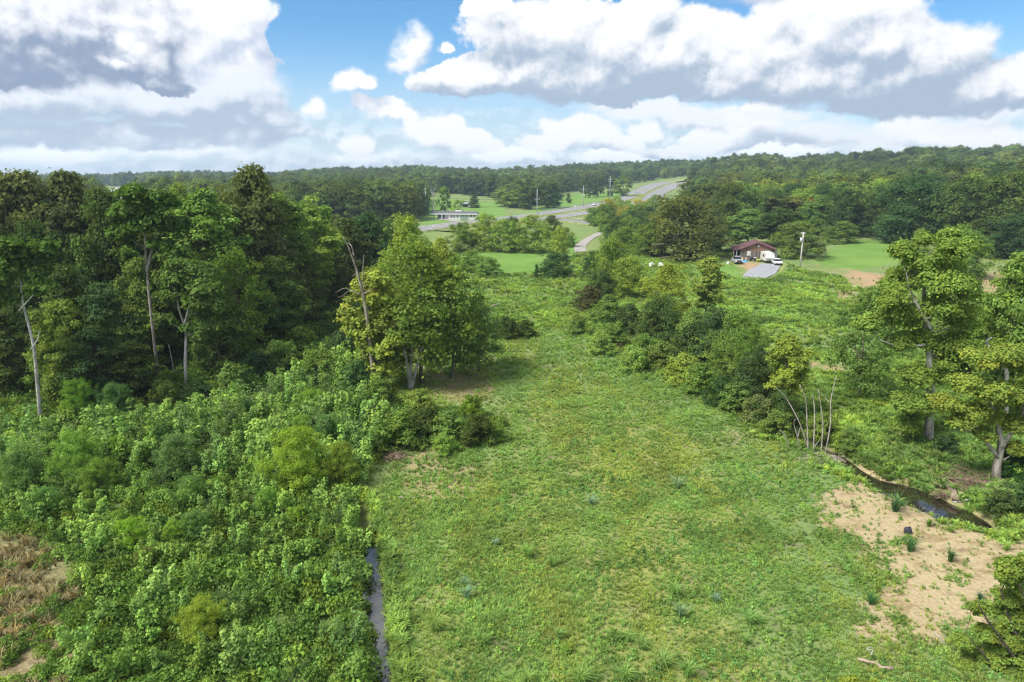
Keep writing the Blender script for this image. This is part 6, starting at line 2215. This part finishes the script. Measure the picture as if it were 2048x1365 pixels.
def bag():
    p = at(1815, 1068)
    r = np.random.default_rng(4)
    mb = MB()
    mb.ball((0, 0, 0.20), (0.26, 0.22, 0.24), 10, 7)
    V = mb.V[0]
    V += r.normal(0, 0.022, V.shape)
    mb.tube([(0.04, 0, 0.36), (0.07, 0.02, 0.42), (0.12, 0.03, 0.46)], [0.09, 0.05, 0.08], 7)
    o = mb.build('plastic_bag', mat('bag_black', (0.03, 0.03, 0.042), 0.35, 0.5))
    o.location = p
    tag(o, 'black tied plastic bag lying on the sand', 'bag')


bag()

# ------------------------------------------------------------------ woods far off
OPEN = [[(845, 384), (1005, 398), (1045, 452), (1000, 470), (845, 482)],
        [(985, 440), (1060, 424), (1128, 386), (1190, 376), (1300, 362), (1380, 352), (1398, 372), (1345, 412), (1305, 436), (1262, 430), (1200, 440), (1150, 470), (1000, 480)],
        [(1120, 430), (1230, 440), (1240, 476), (1130, 482)],
        [(1385, 339), (1412, 337), (1412, 347), (1382, 351)],
        [(196, 372), (306, 378), (306, 425), (196, 425)],
        [(1380, 404), (1450, 404), (1450, 440), (1380, 440)], [(1448, 328), (1464, 328), (1464, 340), (1448, 340)], [(1540, 322), (1586, 322), (1586, 329), (1540, 329)]]


def open_land(px, py):
    m = np.zeros(len(px), bool)
    for P in OPEN:
        m |= poly_sd(px, py, P) > 0
    return m


rf = np.random.default_rng(91)
n = 60000
az = rf.uniform(-0.80, 0.80, n)
Yf = 250 * (2200 / 250) ** rf.uniform(0, 1, n)
xf = np.tan(az) * Yf
zf = height(xf, Yf)
px, py, ff = project(np.c_[xf, Yf, zf])
ok = ~open_land(px, py)
# how high a tree may rise before it covers open ground behind it
pxt, pyt, _ = project(np.c_[xf, Yf, zf + 10])
ok &= ~open_land(pxt, pyt)
start = np.interp(px, [-500, 700, 800, 900, 1000, 1140, 1330, 1420, 1500, 1600, 1700, 1850, 2048, 2600], [300, 310, 330, 440, 430, 640, 600, 270, 262, 275, 262, 245, 210, 190])
ok &= Yf > start
P_ = np.c_[xf, Yf, zf][ok]
grid = {}
kept = []
for q in P_:
    s = (7.6 if q[0] > 60 and q[1] < 700 else 5.2) + q[1] * 0.0045
    kx, ky = int(q[0] // s), int(q[1] // s)
    key = (round(math.log(q[1]) * 8), kx, ky)
    if key in grid:
        continue
    grid[key] = 1
    kept.append(q)
kept = np.array(kept)
kept = kept[np.argsort(kept[:, 1])]
print('far trees', len(kept))
GREENS = [DARK, DARK, DARKB, DEEP, DEEP, MID, MID, LIGHT]
kpx, kpy, kf = project(kept)
near_ = [i for i in range(len(kept)) if -120 < kpx[i] < 2168][:150]
for i in near_:
    q = kept[i]
    rgt = kpx[i] > 1330
    h = rf.uniform(12.5, 18) if rgt else rf.uniform(10, 16) if not 1130 < kpx[i] < 1340 else rf.uniform(6, 10)
    plant('far' if rf.uniform() < 0.5 else 'round' if rgt else 'oak', q[0], q[1], h, h * (rf.uniform(0.85, 1.2) if rgt else rf.uniform(0.62, 0.95)), GREENS[rf.integers(len(GREENS))],
          ('tree on the wooded slope above the barn' if kpx[i] < 1640 else 'tree on the wooded slope behind the pasture' if kpx[i] < 1850 else 'tree on the wooded slope near the right border') if rgt else 'tree in the distant wood to the left of the highway', 'trees of the right-hand slope' if rgt else 'trees of the woods beyond the clearing')
M_FARLEAF = leaf_mat('far_leaf', (0.086, 0.140, 0.042), spread=0.4, trans=0.3, world_noise=0.35, wscale=0.012, alt=(1.45, 1.25, 0.9), alt_amt=0.8, per_instance=0.42)
srcs = []
for cm, tm, hw in KIND['far']:
    me = cm.copy()
    me.materials[0] = M_FARLEAF
    srcs.append(bpy.data.objects.new('forest_tree', me))
mask = np.ones(len(kept), bool)
mask[near_] = False
F_ = kept[mask]
scatter('forest', F_, (9.5 + 9.0 * rf.beta(2, 2.2, len(F_))) * (1 + F_[:, 1] / 5000), srcs, 'far woods covering the ridges along the skyline', zs=rf.uniform(0.85, 1.12, len(F_)))
# scrub between the lane, the side road and the highway
rq = np.random.default_rng(33)
cnt = 0
SCRUB = [(1172, 470), (1185, 442), (1205, 430), (1300, 420), (1345, 430), (1345, 470), (1290, 500), (1200, 492)]
got = []
while cnt < 64:
    a, b = rq.uniform(1165, 1350), rq.uniform(418, 500)
    if b > 460 and a < 1215:
        continue
    if poly_sd(np.array([a]), np.array([b]), SCRUB)[0] < 0 or any(math.hypot((a - g[0]) * 0.7, (b - g[1]) * 2.2) < 8 for g in got):
        continue
    got.append((a, b))
    p = at(a, b)
    w = rq.uniform(26, 44) * p.y / FOC
    c = [LIGHT, GOLD, YEL, LIGHT, GOLD, MID][rq.integers(6)] if b < 440 else [MID, DEEP, DARK, MID][rq.integers(4)]
    plant('scrub' if rq.uniform() < 0.5 else 'round', p.x, p.y, w * rq.uniform(0.65, 0.95), w, c, ('yellowing' if c is GOLD else 'yellow-green' if c is YEL else 'light green' if c is LIGHT else 'dark green') + ' bush in the scrub ' + ('just below the highway' if b < 440 else 'in its middle' if b < 465 else 'at its lower edge') + (', towards the side road' if a < 1240 else ', towards the spreading dark tree'), 'bushes of the roadside scrub', 'bush', 'bush')
    cnt += 1
# clumps of trees one can tell apart out there
for a in [
    ('far', 915, 372, 400, 28, LIGHT, 'light tree left of the small white garage'),
    ('round', 948, 470, 391, 26, DEEP, 'dark round tree right of the small white garage'),
    ('cedar', 845, 400, 395, 28, DEEP, 'dark spruce beside the four-armed pole'),
    ('far', 888, 420, 372, 30, MID, 'thin green tree behind the ranch house roof'),
    ('far', 1060, 455, 372, 62, DARK, 'big dark tree at the lower end of the tree clump by the near highway'),
    ('far', 1030, 470, 382, 60, MID, 'green tree at the left of the tree clump by the near highway'),
    ('far', 1095, 480, 362, 56, DARK, 'tall dark tree at the right end of the tree clump by the near highway'),
    ('far', 1108, 470, 388, 46, DEEP, 'lower dark tree under the tall one by the near highway'),
    ('far', 1010, 490, 376, 56, MID, 'green tree further left in the clump by the near highway'),
    ('far', 1172, 640, 354, 30, DARK, 'dark tree in the middle of the far green field'),
    ('far', 1196, 650, 352, 34, DARK, 'tall dark tree pair member in the far green field'),
    ('far', 1245, 640, 354, 44, MID, 'round tree behind the brown wooden pole by the highway'),
    ('far', 1225, 660, 352, 34, DARK, 'dark tree behind the tall three-armed pole'),
    ('scrub', 1138, 560, 388, 13, DEEP, 'lone round bush on the far green field'),
    ('far', 1375, 420, 385, 60, DEEP, 'dark tree covering the near end of the far carriageway'),
    ('far', 1395, 560, 358, 46, DARK, 'dark tree beside the bend of the highway'),
    ('far', 1410, 480, 374, 56, MID, 'green tree right of the far carriageway'),
]:
    T(*a)
t = special('bare grey dead tree standing left of the ranch house', 395, [([(866, 428), (866, 405), (865, 385), (862, 372)], [0.4, 0.3, 0.2, 0.05]), ([(866, 395), (869, 382), (870, 374)], [0.2, 0.1, 0.04]), ([(866, 390), (860, 380), (857, 372)], [0.2, 0.1, 0.04])], [], MID, M_PALE, name='dead_tree', cat='dead tree', seed=80)

# ------------------------------------------------------------------ summer haze
hz = bpy.data.materials.new('haze')
hz.use_nodes = True
nt_ = NT(hz.node_tree)
nt_.n.clear()
o_ = nt_.n.new('ShaderNodeOutputMaterial')
v_ = nt_.n.new('ShaderNodeVolumePrincipled')
v_.inputs['Color'].default_value = (0.62, 0.78, 0.95, 1)
v_.inputs['Density'].default_value = 0.00019
v_.inputs['Anisotropy'].default_value = 0.2
nt_.l.new(v_.outputs[0], o_.inputs['Volume'])
mb = MB()
mb.box((0, 2150, 41), (7600, 5300, 100))
HAZE = True
if HAZE:
    h_ = mb.build('haze', hz)
    tag(h_, 'thin summer haze lying over the whole valley', None, None, 'stuff')
